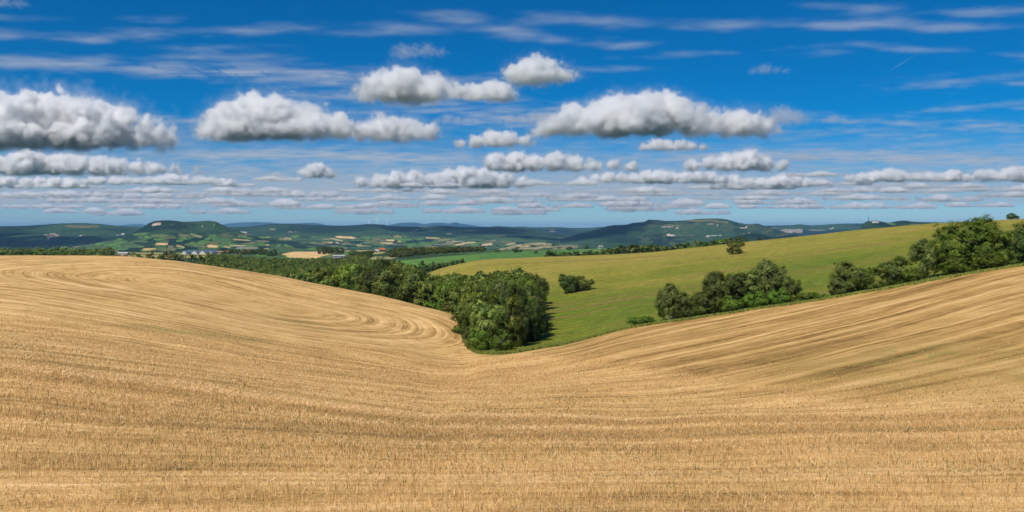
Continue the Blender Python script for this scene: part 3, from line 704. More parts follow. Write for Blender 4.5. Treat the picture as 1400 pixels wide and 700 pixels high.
for px_, tp, w_, la in ((1000, 403, 34, 'low green bush at the foot of the broad hedge clump, left side'), (1035, 396, 36, 'low green bush at the foot of the tallest clump tree'), (1066, 392, 32, 'low bush at the right foot of the broad hedge clump'),
                        (1104, 398, 32, 'small bush just right of the broad hedge clump'), (1124, 401, 22, 'tiny bush in the gap between two hedge clumps')):
    tree(px_, hb(px_) + 2, w_, tp, 'bush', tint='fresh', label=la, name='bush', cat='bush')
tree(1166, hb(1166) + 4, 64, 354.5, 'bush', tint='oak', label='broad leafy tree standing right of the gap in the hedge')
tree(1150, hb(1150) + 2.5, 36, 378, 'bush', tint='grey', label='shaded bush under the left side of the broad leafy tree', name='bush', cat='bush')
tree(1195, hb(1195) + 2, 26, 380, 'bush', tint='fresh', label='light green bush between the two medium hedge trees', name='bush', cat='bush')
tree(1223, hb(1223) + 4, 56, 348.5, 'bush', tint='oak', label='medium round tree left of the large hedge tree')
tree(1248, hb(1248) + 2, 22, 366, 'bush', tint='fresh', label='pale green bush before the grey-green hedge tree', name='bush', cat='bush')
tree(1267, hb(1267) + 6, 46, 325, 'tall', tint='grey', label='grey-green tree pressed against the left side of the large hedge tree')
tree(1328, hb(1328) + 6, 104, 292.5, 'bush', lod='big', tint='fresh', label='largest tree of the hedge, broad and bright green, reaching into the sky')
tree(1309, hb(1309) + 2.5, 52, 345, 'bush', tint='fresh', label='dark skirt bush at the foot of the largest hedge tree', name='bush', cat='bush')
tree(1349, hb(1349) + 2.5, 48, 340, 'bush', tint='fresh', label='leafy bush at the right foot of the largest hedge tree', name='bush', cat='bush')
tree(1369, hb(1369) + 2, 12, 366, 'bush', tint='olive', label='tiny olive bush in the gap right of the largest hedge tree', name='bush', cat='bush')
tree(1401, hb(1400) + 5, 56, 301, 'bush', tint='dark', label='dark tree cut by the right edge of the picture')
# trees on the meadow
tree(777, 250, 32, 372.5, 'bush', tint='dark', label='left half of the rounded thicket standing on the open meadow', name='bush', cat='bush', lod='near')
tree(797, 252, 32, 376, 'bush', tint='olive', label='lower right half of the rounded thicket on the open meadow', name='bush', cat='bush', lod='near')
tree(1006, 338, 27, 327, 'bush', tint='olive', label='lone round tree on the crest of the meadow', lod='mid')
tree(1384.5, 406, 18, 290.8, 'bush', tint='dark', label='small lone tree on the skyline at the top of the meadow', lod='mid')

# ---- the wood in the valley
tree(666, 137, 62, 408, 'bush', tint='silver', label='front tree of the wood, round and grey-green, beside the field edge', lod='near')
tree(694, 138, 56, 401, 'bush', tint='pale', label='front right tree of the wood above the grassy corner of the field', lod='near')
tree(656, 131.5, 34, 447, 'bush', tint='fresh', label='low bright bush at the very front of the wood', name='bush', cat='bush', lod='near')
tree(688, 129, 30, 453, 'bush', tint='fresh', label='low leafy bush on the grass below the front right tree', name='bush', cat='bush', lod='near')
tree(716, 145, 48, 402, 'bush', tint='dark', label='dark tree on the shaded right side of the wood front', lod='near')
tree(705, 139, 38, 420, 'bush', tint='dark', label='shaded low tree between the two front right trees of the wood', lod='near')
tree(724, 170, 42, 386, 'round', tint='oak', label='tree on the right flank of the wood facing the meadow', lod='near')
tree(733, 208, 36, 374, 'round', tint='oak', label='tall tree at the back right corner of the wood', lod='near')
tree(700, 155, 56, 388, 'round', tint='dark', label='round olive tree just behind the front right tree of the wood', lod='near')
tree(652, 160, 52, 393, 'round', tint='dark', label='round tree behind the grey-green front tree of the wood', lod='near')
tree(619, 196, 66, 383, 'bush', tint='oak', label='broad tree at the bend of the field edge on the left of the wood', lod='near')
tree(640, 182, 40, 402, 'bush', tint='fresh', label='light green tree in the field corner left of the wood front', lod='near')
tree(517.5, 232, 48, 351, 'round', tint='dark', label='tall dark round tree rising above the left part of the wood', lod='near')
tree(488, 238, 44, 376, 'bush', tint='fresh', label='bright green tree left of the tall dark tree in the wood', lod='mid')
tree(545, 236, 40, 377, 'round', tint='olive', label='olive tree right of the tall dark tree in the wood', lod='mid')
WOOD = [(722, 148), (732, 190), (728, 228), (712, 258), (690, 268), (640, 286), (598, 302), (572, 345), (566, 430), (556, 540), (536, 640), (512, 720), (496, 850), (380, 860), (286, 900), (276, 700), (330, 420), (420, 250), (480, 214), (550, 200), (598, 194), (618, 188), (640, 172), (648, 152), (662, 142)]
wx_ = [(world_x(a, b_), b_) for a, b_ in WOOD]
def inw(x, y): return bool(in_poly(np.array([x]), np.array([y]), wx_)[0])
taken = [(world_x(p, q), q, 3.2) for p, q in ((661, 138), (688, 136), (722, 144), (709, 139), (735, 168), (743, 205), (700, 152), (652, 158), (619, 196), (640, 182), (517.5, 232), (488, 238), (545, 236))]
cand = []
tries = 0
while tries < 60000:
    tries += 1
    y = 140 + (900 - 140) * R.random() ** 1.6; x = R.uniform(-330, 12)
    sp = 2.9 if y < 260 else 3.3 if y < 450 else 4.4
    if not inw(x, y): continue
    if any((x - a) ** 2 + (y - b_) ** 2 < (sp + c * .35) ** 2 for a, b_, c in taken[-900:]): continue
    taken.append((x, y, sp)); cand.append((y, x))
cand.sort()
GW = 'trees packed in the valley wood'
nw = 0; sw = []
for y, x in cand:
    px_ = 700 + x / y * F
    hmx = 8.6 if y > 200 else 7.4
    h = R.uniform(.74, 1.05) * hmx; w_ = R.uniform(6.2, 8.6)
    st = R.choice(['round', 'bush', 'round', 'bush', 'tall']); tn = R.choice(['oak', 'dark', 'dark', 'olive', 'fresh', 'grey', 'pale', 'silver'])
    if nw < 120:
        tree(px_, y, None, None, st, 'mid' if y < 300 else 'far', tn, 'green bushy tree packed among its like inside the valley wood', GW, w=w_, h=h); nw += 1
    else: sw.append((x, y, w_, h, st))
print('wood', nw, len(sw))
def forest_mesh(name, lst, label):
    vs = []; cs = []
    for x, y, w_, h, st in lst:
        V, c, _, _ = CROWN[st]['far'][R.randrange(4)]
        a = R.uniform(0, 6.28); ca, sa = math.cos(a), math.sin(a)
        z = float(H(x, y))
        vs.append(np.stack([(V[:, 0] * ca - V[:, 1] * sa) * w_ + x, (V[:, 0] * sa + V[:, 1] * ca) * w_ + y, V[:, 2] * h + z], -1)); cs.append(c * R.uniform(.75, 1.3) * np.array([R.uniform(.85, 1.2), 1, R.uniform(.8, 1.1)]))
    vs = np.concatenate(vs); cs = np.concatenate(cs)
    o = link(name, mesh(name, vs, np.arange(len(vs)).reshape(-1, 4), [M_leaf], col=cs)); tag(o, label, kind='stuff'); return o
forest_mesh('distant_wood', sw, 'far part of the valley wood, a closed mass of green crowns')

belt = []
for i in range(1500):
    px_ = R.uniform(478, 660); d_ = R.uniform(890, 1230)
    if d_ < 880 + max(0, px_ - 540) * 1.15 or (505 < px_ < 535 and d_ < 1175) or d_ > 1000 + (px_ - 478) * 1.6: continue
    x_ = world_x(px_, d_)
    if any((x_ - q[0]) ** 2 + (d_ - q[1]) ** 2 < 40 for q in belt): continue
    belt.append((x_, d_, R.uniform(6, 10), R.uniform(3.6, 6.4), R.choice(['bush', 'round'])))
print('belt', len(belt))
forest_mesh('valley_wood_belt', belt, 'dark belt of woodland between the farmhouse and the bright green field')
# ---- bushes along the edge where the stubble meets the wood
for px_ in np.arange(470, 652, 9.0):
    B_ = float(bound(px_)); 
    tree(px_ + R.uniform(-2, 2), B_ + R.uniform(3.5, 5.5), None, None, 'bush', 'mid', R.choice(['fresh', 'oak', 'olive']), label='small shrub at the foot of the wood along the stubble edge', group='shrubs along the wood edge', name='shrub', w=R.uniform(2.2, 4.0), h=R.uniform(1.6, 3.0), cat='shrub')

# ---- hedges and single trees beyond the crest
def hedge_row(lst, group, label, tints=('dark', 'oak', 'oak')):
    for px_, tp, w_, d in lst:
        tree(px_, d, w_, tp, R.choice(['bush', 'round', 'bush']), None, R.choice(tints), label, group)
hedge_row([(q, t_, 24, 545) for q, t_ in ((757, 345), (772, 344.5), (788, 344), (802, 343), (816, 343), (830, 342), (845, 338), (856, 336), (869, 335), (883, 335.5), (895, 336), (907, 337.5))] + [(752, 343.5, 20, 530), (765, 342.5, 22, 530), (781, 343, 24, 530), (795, 342, 24, 525), (809, 341.5, 24, 520), (823, 340.5, 26, 515), (838, 338.5, 26, 510), (851, 334.5, 28, 505), (862, 333.5, 28, 500), (876, 334, 28, 498), (889, 333.5, 28, 495), (901, 335, 26, 492), (912, 336, 24, 490), (921, 337, 20, 488)],
          'trees of the hedge beyond the meadow', 'dark bushy tree in the hedge just beyond the meadow crest', ('dark', 'dark', 'oak'))
hedge_row([(926, 334.5, 20, 482), (934, 332.5, 22, 482), (942, 330.5, 24, 480), (952, 329, 26, 478), (961, 329.5, 24, 477), (970, 330, 24, 476), (979, 328.5, 24, 474), (989, 327, 26, 472), (998, 325, 24, 470), (1014, 324, 20, 470)],
          'trees leading up to the lone crest tree', 'green tree in the short row left of the lone crest tree', ('oak', 'fresh', 'dark'))
for px_, tp, w_, d, la in ((1040, 324, 15, 520, 'dark round tree peeping over the crest right of the lone tree'), (1055, 327.5, 13, 520, 'low dark bush peeping over the meadow crest'), (1066, 326.5, 12, 515, 'small bush on the crest beside the wooded slope'),
                           (577, 355.2, 11, 610, 'round dark tree at the low edge of the bright green field'), (592, 356, 8, 610, 'smaller tree on the low edge of the bright green field'), (632, 352, 7, 560, 'small bush at the near edge of the green field'),
                           (680, 340, 8, 950, 'pair of dark trees on the far edge of the green field'), (708, 337.5, 16, 940, 'broad dark tree on the far edge of the green field'), (732, 341.2, 7, 880, 'little dark bush on the green field slope'),
                           (752, 340.8, 12, 860, 'flat dark bush in the upper green field'), (778, 337, 9, 1000, 'dark tree on the ridge below the great hill'), (802, 334.5, 7, 1050, 'thin dark tree on the ridge beside the pale strip'), (898, 333.2, 6, 1000, 'small dark tree above the pale strip field')):
    tree(px_, d, w_, tp, 'bush', None, 'dark', la)
hedge_row([(574 + i * 5.2, 363.2 - i * .8, 13, 600) for i in range(12)], 'low hedge bushes below the green field', 'low bush in the thin hedge below the green field')
hedge_row([(178, 345.6, 9, 720), (190, 347, 12, 700), (205, 347, 14, 690), (229, 343.2, 26, 680), (247, 345.8, 16, 680), (262, 346.4, 12, 690), (170, 348, 12, 700), (274, 347, 12, 700), (160, 347.2, 14, 700), (151, 346.4, 16, 700), (142, 345.6, 16, 700), (208.5, 340.8, 7, 1150), (182, 344.4, 7, 1150), (226, 343, 6, 1150)],
          'bushes behind the left crest', 'dark bush standing behind the crest of the left hill')
sky_ = []
for n, d, x0, x1, tp in ((40, 780, -80, 62, 343.6), (52, 1150, -80, 152, 338.6), (36, 1000, 50, 152, 341.5), (22, 760, 60, 152, 345.2), (60, 900, -480, -70, 340)):
    for i in range(n):
        px_ = x0 + (x1 - x0) * (i + R.random() * .8) / n; dd_ = d * R.uniform(.95, 1.06); x = world_x(px_, dd_); z = float(H(x, dd_))
        sky_.append((x, dd_, R.uniform(7, 12), max(5, world_z(tp + R.uniform(-1.4, 1.8), dd_) - z), R.choice(['bush', 'round'])))
forest_mesh('skyline_wood', sky_, 'low dark wood along the skyline behind the left hill')
hedge_row([(308 + i * 4.2 + R.uniform(-1.5, 1.5), 340.6 + R.uniform(-1.2, 2.4) - i * .03, R.uniform(7, 12), R.uniform(1100, 1350)) for i in range(17)], 'trees above the tan field', 'dark tree in the belt above the tan field', ('dark',))
hedge_row([(435 + i * 2.9 + R.uniform(-1, 1), 336.8 + R.uniform(-.8, 1.6), R.uniform(6, 9), R.uniform(1350, 1500)) for i in range(12)], 'trees behind the tan field', 'dark tree in the straight belt behind the tan field', ('dark',))
hedge_row([(480 + i * 3.9 + R.uniform(-1.5, 1.5), 342.3 + R.uniform(-1.6, 1.6) - max(0, i - 24) * .12, R.uniform(6, 11), R.uniform(1080, 1300)) for i in range(44)], 'trees behind the green field', 'dark tree in the long belt behind the green field', ('dark', 'dark', 'oak'))

# ---- grass verge along the field edge and rough meadow tufts (uncountable)
def tufts(n, fn, hmin, hmax, wid, cols):
    pxs, d = fn(n); x = world_x(pxs, d); z = H(x, d); n = len(x)
    hh = rng.uniform(hmin, hmax, n); a = rng.uniform(0, 2 * np.pi, n); ww = wid * rng.uniform(.6, 1.4, n)
    lx = rng.normal(0, .25, n) * hh; ly = rng.normal(0, .25, n) * hh
    V = np.zeros((n, 4, 3)); cx_ = np.cos(a) * ww / 2; sx_ = np.sin(a) * ww / 2
    V[:, 0] = np.stack([x - cx_, d - sx_, z - .03], -1); V[:, 1] = np.stack([x + cx_, d + sx_, z - .03], -1)
    V[:, 2] = np.stack([x + cx_ * .4 + lx, d + sx_ * .4 + ly, z + hh], -1); V[:, 3] = np.stack([x - cx_ * .4 + lx, d - sx_ * .4 + ly, z + hh], -1)
    s = rng.random(n)[:, None]; c = np.array(cols[0]) * (1 - s) + np.array(cols[1]) * s
    return V.reshape(-1, 3), np.repeat(c, 4, 0)
def verge(n):
    q = rng.uniform(500, 1500, n); q[: n // 3] = rng.uniform(630, 770, n // 3)
    return q, bound(q) + rng.gamma(2.0, np.where(q < 770, .8, .45), n) - .2
a1, c1 = tufts(80000, verge, .08, .34, .16, ((.13, .19, .025), (.30, .29, .07)))
a2, c2 = a1[:0], c1[:0]
m_gr, k, b = material('grass blades', .8); k.l.new(k.attr('tint', 'Color'), b.inputs['Base Color'])
tag(link('grass', mesh('grass', np.concatenate([a1, a2]), np.arange((len(a1) + len(a2))).reshape(-1, 4), [m_gr], col=np.concatenate([c1, c2]))), 'rough green grass of the field verge and meadow', kind='stuff')
# ---------------------------------------------------------------- buildings, turbines, mast
def plain(name, c, rough=.8, nz=0.0):
    m, k, b = material(name, rough)
    if nz:
        g = k.node('ShaderNodeNewGeometry').outputs['Position']
        k.l.new(k.mix(1.0, (*c, 1), k.ramp(k.noise(g, nz, 3, .6), .2, .8, .75, 1.2), 'MULTIPLY'), b.inputs['Base Color'])
    else: b.inputs['Base Color'].default_value = (*c, 1)
    return m
M_white = plain('white render', (.5, .49, .46), .8, .4); M_cream = plain('cream render', (.45, .38, .29), .8, .4)
M_tile = plain('clay roof tiles', (.40, .12, .05), .8, 1.2); M_brown = plain('brown roof tiles', (.30, .15, .09), .8, 1.2)
M_slate = plain('blue grey sheet roof', (.10, .15, .24), .5, .6); M_pale = plain('pale sheet roof', (.45, .45, .44), .5, .5)
M_stone = plain('grey stone roof', (.24, .21, .18), .8, 1.2); M_dark = plain('dark opening', (.03, .03, .035), .4); M_steel = plain('white painted steel', (.8, .8, .8), .4)
def boxv(x0, x1, y0, y1, z0, z1):
    return [(x0, y0, z0), (x1, y0, z0), (x1, y1, z0), (x0, y1, z0), (x0, y0, z1), (x1, y0, z1), (x1, y1, z1), (x0, y1, z1)]
BF = [(0, 3, 2, 1), (4, 5, 6, 7), (0, 1, 5, 4), (1, 2, 6, 5), (2, 3, 7, 6), (3, 0, 4, 7)]
def pmesh(name, V, Fc, m):
    me = bpy.data.meshes.new(name); me.from_pydata([tuple(v_) for v_ in V], [], Fc); me.materials.append(m); me.update(); return me
def house(px, d, L, Wd, h, rise, rot, wall, roof, label, name='house', cat='house', group=None, windows=3, lift=0):
    x = world_x(px, d); z = float(H(x, d))
    o = link(name, None); o.location = (x, d, z - .3); o.rotation_euler = (0, 0, rot); tag(o, label, cat, group)
    a, b_ = L / 2, Wd / 2
    V = boxv(-a, a, -b_, b_, -2, h); V += [(-a, 0, h + rise), (a, 0, h + rise)]
    link('wall', pmesh('wall', V, [BF[0]] + BF[2:] + [(3, 7, 8, 4, 0)[1:4], (5, 9, 6)], wall), o)
    e = .5; t = .3; s = rise / b_
    def slope(sgn):
        y0 = sgn * (b_ + e); z0 = h - e * s
        return [(-a - e, y0, z0), (a + e, y0, z0), (a + e, 0, h + rise), (-a - e, 0, h + rise), (-a - e, y0, z0 + t), (a + e, y0, z0 + t), (a + e, 0, h + rise + t), (-a - e, 0, h + rise + t)]
    V1 = slope(-1) + slope(1); link('roof', pmesh('roof', V1, BF + [tuple(i + 8 for i in f) for f in BF], roof), o)
    for i in range(windows):
        wx = -a + L * (i + .5) / windows
        link('window', pmesh('window', boxv(wx - .6, wx + .6, -b_ - .06, -b_ + .02, h * .4, h * .4 + 1.4), BF, M_dark), o)
    return o
house(522, 1150, 8, 6, 3.6, 2.0, .25, M_white, M_tile, 'white farmhouse with an orange-red roof among trees behind the wood')
house(515.5, 1160, 5, 5, 3.0, 1.4, .25, M_white, M_pale, 'small white outbuilding left of the red-roofed farmhouse', windows=1)
house(463.5, 1030, 13, 7, 2.1, .7, .08, M_white, M_pale, 'long low white shed beside the tan field', 'shed', 'shed', windows=2)
house(169, 1120, 12, 7, 2.6, 1.2, -.05, M_cream, M_pale, 'pale low barn behind the left hill', 'barn', 'barn', windows=2)
house(154, 1125, 4, 4, 2.6, 1.2, 0, M_white, M_pale, 'tiny white hut left of the pale low barn', 'hut', 'hut', windows=1)
for px_, d, la in ((256, 1480, 'leftmost blue-roofed white farm shed in the valley'), (262.5, 1500, 'second blue-roofed farm shed, touching the leftmost one'), (269, 1470, 'middle blue-roofed white farm shed in the row'),
                   (280, 1440, 'largest blue-roofed farm shed near the wood'), (290, 1450, 'dark blue-roofed shed at the right end of the row'), (285, 1520, 'white-gabled shed behind the largest blue-roofed shed')):
    house(px_, d, 13, 11, 3.6, 3.2, R.uniform(.9, 1.3), M_white, M_slate, la, 'shed', 'shed', windows=1)
house(302, 1500, 18, 8, 3.4, 2.0, .1, M_cream, M_brown, 'long building with a reddish brown roof beside the blue sheds', windows=4)
house(311, 1490, 9, 8, 3.6, 2.2, .3, M_cream, M_tile, 'small red-roofed house at the right end of the farm row', windows=2)
house(336, 1420, 11, 7, 3.4, 2.2, .1, M_cream, M_tile, 'small red-roofed house above the valley wood')
for px_, d, la in ((549, 1750, 'small white house in the valley behind the tree belt'), (555, 1800, 'pale house beside the small white valley house'), (561, 1760, 'cream house at the right of the three valley houses'),
                   (594, 1500, 'white house behind the belt of the green field'), (612, 1560, 'cream house with red roof behind the green field belt'), (821, 1400, 'pale stone house on the ridge below the great hill')):
    house(px_, d, R.uniform(5, 8), 5, 3.6, 2.0, R.uniform(-.4, .4), R.choice([M_white, M_cream]), M_brown if 'red roof' in la else M_stone, la, windows=2)

def turbine(px, d, base, top, ang, label):
    x = world_x(px, d); z0 = world_z(base, d); hgt = world_z(top, d) - z0
    o = link('wind_turbine', None); o.location = (x, d, z0); tag(o, label, 'wind turbine', 'wind turbines on the far ridge')
    v_, f_ = tube([(0, 0, -12), (0, 0, 0), (0, 0, hgt)], [3.0, 2.6, 1.6], 10); link('tower', pmesh('tower', v_, f_, M_steel), o)
    link('nacelle', pmesh('nacelle', boxv(-1.8, 1.8, -3.5, 4.5, hgt - 1.4, hgt + 2.2), BF, M_steel), o)
    v_, f_ = tube([(0, -3.2, hgt), (0, -4.6, hgt), (0, -5.6, hgt)], [1.9, 1.5, .3], 8); link('hub', pmesh('hub', v_, f_, M_steel), o)
    for i in range(3):
        a = ang + i * 2.094; L = hgt * .62; ca, sa = math.sin(a), math.cos(a)
        V = []
        for q, w_ in ((.02, .9), (.15, 1.7), (.6, 1.1), (1, .3)):
            for s in (-1, 1):
                for yy in (-.25, .25): V.append((ca * L * q + sa * w_ * s, -4.6 + yy, hgt + sa * L * q - ca * w_ * s))
        Fc = []
        for j in range(3):
            b0 = j * 4; Fc += [(b0, b0 + 2, b0 + 6, b0 + 4), (b0 + 1, b0 + 5, b0 + 7, b0 + 3), (b0, b0 + 4, b0 + 5, b0 + 1), (b0 + 2, b0 + 3, b0 + 7, b0 + 6)]
        link('blade', pmesh('blade', V, Fc, M_steel), o)
turbine(515.5, 6960, 307.2, 299.2, .3, 'taller white wind turbine on the far wooded ridge')
turbine(529, 6970, 308.2, 301.2, 1.1, 'shorter right-hand white wind turbine on the far ridge')
turbine(504.5, 7010, 307.4, 302.2, .7, 'faint small wind turbine left of the taller one')
mx, md = world_x(1187.3, 3490), 3490; mz = world_z(302.6, md)
o = link('radio_mast', None); o.location = (mx, md, mz); tag(o, 'thin dark radio mast on the rocky spur at right', 'mast')
v_, f_ = tube([(0, 0, -4), (0, 0, 12), (0, 0, 21)], [1.0, .7, .35], 6); link('pole', pmesh('pole', v_, f_, M_dark), o)
for zz_ in (9, 14): link('antenna', pmesh('antenna', boxv(-1.6, 1.6, -.3, .3, zz_, zz_ + 1.2), BF, M_dark), o)

# ---------------------------------------------------------------- clouds: real volumes at their real heights
def cloud_material(name, dens, aniso=.25):
    m = bpy.data.materials.new(name); m.use_nodes = True; n = m.node_tree.nodes; n.remove(n['Principled BSDF'])
    q = n.new('ShaderNodeVolumePrincipled'); q.inputs['Density'].default_value = dens; q.inputs['Color'].default_value = (.997, .997, .995, 1); q.inputs['Anisotropy'].default_value = aniso
    m.node_tree.links.new(q.outputs[0], n['Material Output'].inputs['Volume']); return m
M_cu = cloud_material('cumulus droplets', .032, .35); M_low = cloud_material('far cumulus droplets', .018, .3); M_thin = cloud_material('ragged cloud droplets', .0035); M_veil = cloud_material('veil ice crystals', .00042, .1); M_ci = cloud_material('ice cloud crystals', .0012, .1)
def cloud(name, balls, vox, seed, mat, base=None, billow=.5, rag=.8, edge=.25, nscale=1.5, stretch=(1, 1, 1), rot=0.0, detail=6, cover=0.0):
    """balls: list of (centre, radii); the density is worked out on a voxel grid"""
    mrad = sum(min(r) for _, r in balls) / len(balls)
    pad = mrad * (.35 + .35 * rag)
    mn = Vector([min(c[i] - r[i] for c, r in balls) - pad for i in range(3)]); mx_ = Vector([max(c[i] + r[i] for c, r in balls) + pad for i in range(3)])
    if base is not None: mn.z = base - mrad * .35
    org = (mn + mx_) / 2; sz = mx_ - mn
    g = bpy.data.node_groups.new(name, 'GeometryNodeTree'); g.interface.new_socket('Geometry', in_out='OUTPUT', socket_type='NodeSocketGeometry')
    k = NT(g)
    pos = k.node('GeometryNodeInputPosition').outputs[0]
    d = None
    for c, r in balls:
        q = k.vmath('MULTIPLY', k.vmath('SUBTRACT', pos, tuple(Vector(c) - org)), tuple(1 / a for a in r))
        e = k.math('MULTIPLY', k.math('SUBTRACT', k.vmath('LENGTH', q), 1.0), min(r))
        d = e if d is None else k.math('SMOOTH_MIN', d, e, mrad * .3)
    sp = k.vmath('MULTIPLY', pos, tuple(stretch))
    n1 = k.noise(sp, nscale / mrad, detail, .6, '4D', seed * 3.71)
    vo = k.node('ShaderNodeTexVoronoi', feature='F1', voronoi_dimensions='3D'); vo.inputs['Scale'].default_value = 1.15 / mrad
    vo.inputs['Detail'].default_value = 2.0; vo.inputs['Roughness'].default_value = .5
    k.l.new(k.vmath('ADD', pos, (seed * 977.0, seed * 311.0, 0.0)), vo.inputs['Vector'])
    nf = k.math('MULTIPLY', k.math('SUBTRACT', n1, .5 - cover), mrad * rag * 3.2)
    bf = k.math('MULTIPLY', k.math('SUBTRACT', .45, vo.outputs['Distance']), mrad * billow * 1.3) if billow else 0.0
    near_ = k.math('SUBTRACT', 1.0, k.math('DIVIDE', d, mrad * .55), clamp=True)
    dd = k.math('SUBTRACT', k.math('MULTIPLY', k.math('ADD', nf, bf), near_), d)
    den = k.math('DIVIDE', dd, mrad * edge, clamp=True)
    den = k.math('MULTIPLY', den, den)
    if base is not None:                                        # a thin ragged skirt round the dense heap
        halo = k.math('DIVIDE', k.math('ADD', k.math('SUBTRACT', k.math('MULTIPLY', nf, 1.5), d), mrad * .10), mrad * .7, clamp=True)
        den = k.math('ADD', den, k.math('MULTIPLY', halo, .02), clamp=True)
    if base is not None:
        s3 = k.node('ShaderNodeSeparateXYZ'); k.l.new(pos, s3.inputs[0])
        h = k.math('ADD', k.math('SUBTRACT', s3.outputs[2], base - org.z), k.math('MULTIPLY', nf, .35))
        hb_ = k.math('DIVIDE', h, mrad * .75, clamp=True)
        den = k.math('MULTIPLY', den, k.math('MULTIPLY', hb_, hb_))
    vc = k.node('GeometryNodeVolumeCube'); k.l.new(den, vc.inputs['Density'])
    vc.inputs['Min'].default_value = tuple(-sz / 2); vc.inputs['Max'].default_value = tuple(sz / 2)
    for i, a in enumerate('XYZ'): vc.inputs['Resolution ' + a].default_value = int(min(420, max(6, sz[i] / vox)))
    sm = k.node('GeometryNodeSetMaterial'); sm.inputs['Material'].default_value = mat
    k.l.new(vc.outputs[0], sm.inputs[0]); k.l.new(sm.outputs[0], k.node('NodeGroupOutput').inputs[0])
    vd = bpy.data.volumes.new(name); vd.materials.append(mat)
    o = link(name, vd); o.location = org; o.rotation_euler = (0, 0, rot)
    o.modifiers.new('density', 'NODES').node_group = g
    VOX.append((name, [vc.inputs['Resolution ' + a].default_value for a in 'XYZ']))
    return o
VOX = []
CB = 1250.0
def cumulus(x0, x1, yt, yb, seed, label, prof=None, mat=None, alt=CB, group=None, billow=.5, rag=.48, deep=1.15, edge=.42, name='cloud', px_vox=1.25):
    """a heap cloud spanning photo columns x0..x1 with its base at yb; prof = relative heights along it"""
    g = random.Random(seed); d = alt / ((HY - yb) / F); k_ = d / F
    hh = (yb - yt) * k_; wv = (x1 - x0) * k_
    prof = prof or [.5, .8, 1, .9, .7, .5]
    balls = []
    n = max(len(prof), int(wv / hh * 1.5))
    for i in range(n):
        t = (i + .5) / n; q = t * (len(prof) - 1); j = min(int(q), len(prof) - 2); ph = prof[j] + (prof[j + 1] - prof[j]) * (q - j)
        top = hh * ph * g.uniform(.86, 1.0)
        r = max(top * .52, hh * .16); cx_ = world_x(x0, d) + wv * (.03 + .94 * t); cyy = d + g.uniform(-.35, .35) * hh * deep
        balls.append((Vector((cx_, cyy, alt + top - r)), (r * g.uniform(1.15, 1.5), r * 1.4 * deep, r)))
        if r < top * .7: balls.append((Vector((cx_ + g.uniform(-.4, .4) * r, cyy + g.uniform(-.2, .2) * r, alt + r * .5)), (r * 1.35, r * 1.5 * deep, r * .75)))
    o = cloud(name, balls, k_ * px_vox, seed, mat or M_cu, alt, billow, rag, edge, detail=4, cover=.05)
    return tag(o, label, 'cloud', group)
cumulus(272, 604, 120, 197, 1, 'long white cumulus left of centre, tall at its left end and tapering right', [.6, .95, 1, .95, .88, .78, .68, .62, .66, .6, .5])
cumulus(735, 1070, 116, 190, 2, 'largest white cumulus right of centre with a flat grey base', [.55, .8, .66, .95, 1, .95, .8, .62, .7, .8, .5])
cumulus(484, 614, 84, 146, 3, 'compact round cumulus above the long left cloud', [.45, .9, 1, .95, .6])
cumulus(620, 704, 100, 141, 4, 'small grey cumulus between the round one and the tilted one', [.7, .9, .75, 1, .6])
cumulus(708, 784, 74, 119, 5, 'small tilted cumulus standing highest in the middle of the sky', [.95, 1, .8, .75, .5], rag=.9)
cumulus(-70, 250, 118, 206, 6, 'broad grey and white cumulus on the left edge of the sky', [.7, .85, .9, .95, 1, .92, .8, .7, .55, .3], rag=.9)
cumulus(-90, 300, 198, 243, 7, 'low long cumulus bank under the broad left cloud', [.8, 1, .9, .95, .85, .8, .6, .5, .35])
cumulus(614, 732, 172, 204, 8, 'small white cumulus at the right tip of the long cloud', [.5, .8, 1, .9, .6])
cumulus(658, 885, 196, 237, 9, 'flat white cumulus below the largest cloud', [.7, 1, .8, .9, .75, .6, .6, .5])
cumulus(474, 735, 222, 260, 10, 'pair of joined low cumulus heaps near the middle of the sky', [.5, .7, .95, .7, .9, 1, .8, .5])
cumulus(412, 457, 218, 246, 11, 'tiny round white cumulus puff left of the joined heaps', [.6, 1, .7])
cumulus(870, 972, 186, 208, 12, 'soft flat cloud just under the base of the largest cumulus', [.6, 1, .9, .8, .5], rag=.6)
cumulus(930, 1085, 200, 237, 13, 'low heaped cloud below the right end of the largest cumulus', [.6, .8, .9, 1, .7, .5])
cumulus(1148, 1335, 225, 251, 14, 'low ragged cumulus on the right side of the sky', [.6, .8, 1, .8, .7, .9, .5])
cumulus(1318, 1440, 220, 251, 15, 'low cumulus leaving the right edge of the sky', [.6, .9, 1, .8])
cumulus(1022, 1082, 84, 103, 16, 'faint small cloud wisp alone in the right blue', [.6, 1, .7, .5], M_thin, rag=1.0)
cumulus(540, 612, 52, 81, 17, 'faint grey cloud scrap above the round cumulus', [1, .8, .8, .5], M_thin, rag=1.0)
cumulus(360, 394, 230, 251, 18, 'small grey cloud scrap left of the tiny white puff', [.7, 1, .6], M_thin)
cumulus(670, 790, 148, 173, 19, 'grey ragged cloud joined to the left end of the largest cumulus', [.5, .8, 1, .9, .9], M_thin, rag=.95)
cumulus(1060, 1112, 138, 172, 20, 'faint torn wisp off the right end of the largest cumulus', [1, .8, .6], M_thin, rag=1.1)
cumulus(1122, 1160, 154, 170, 21, 'tiny dark wisp right of the torn wisp', [.6, 1, .6], M_thin, rag=1.0)
cumulus(-30, 45, -8, 12, 22, 'grey cloud scrap in the top left corner of the sky', [1, .9, .6], M_thin, rag=1.0)
cumulus(780, 1005, 226, 253, 31, 'wide grey flat cloud bank low in the middle right of the sky', [.5, .8, .7, 1, .8, .9, .6], rag=.5)
cumulus(958, 1150, 232, 258, 32, 'low grey flat cloud right of the wide middle bank', [.6, .9, .7, 1, .7, .5], rag=.5)
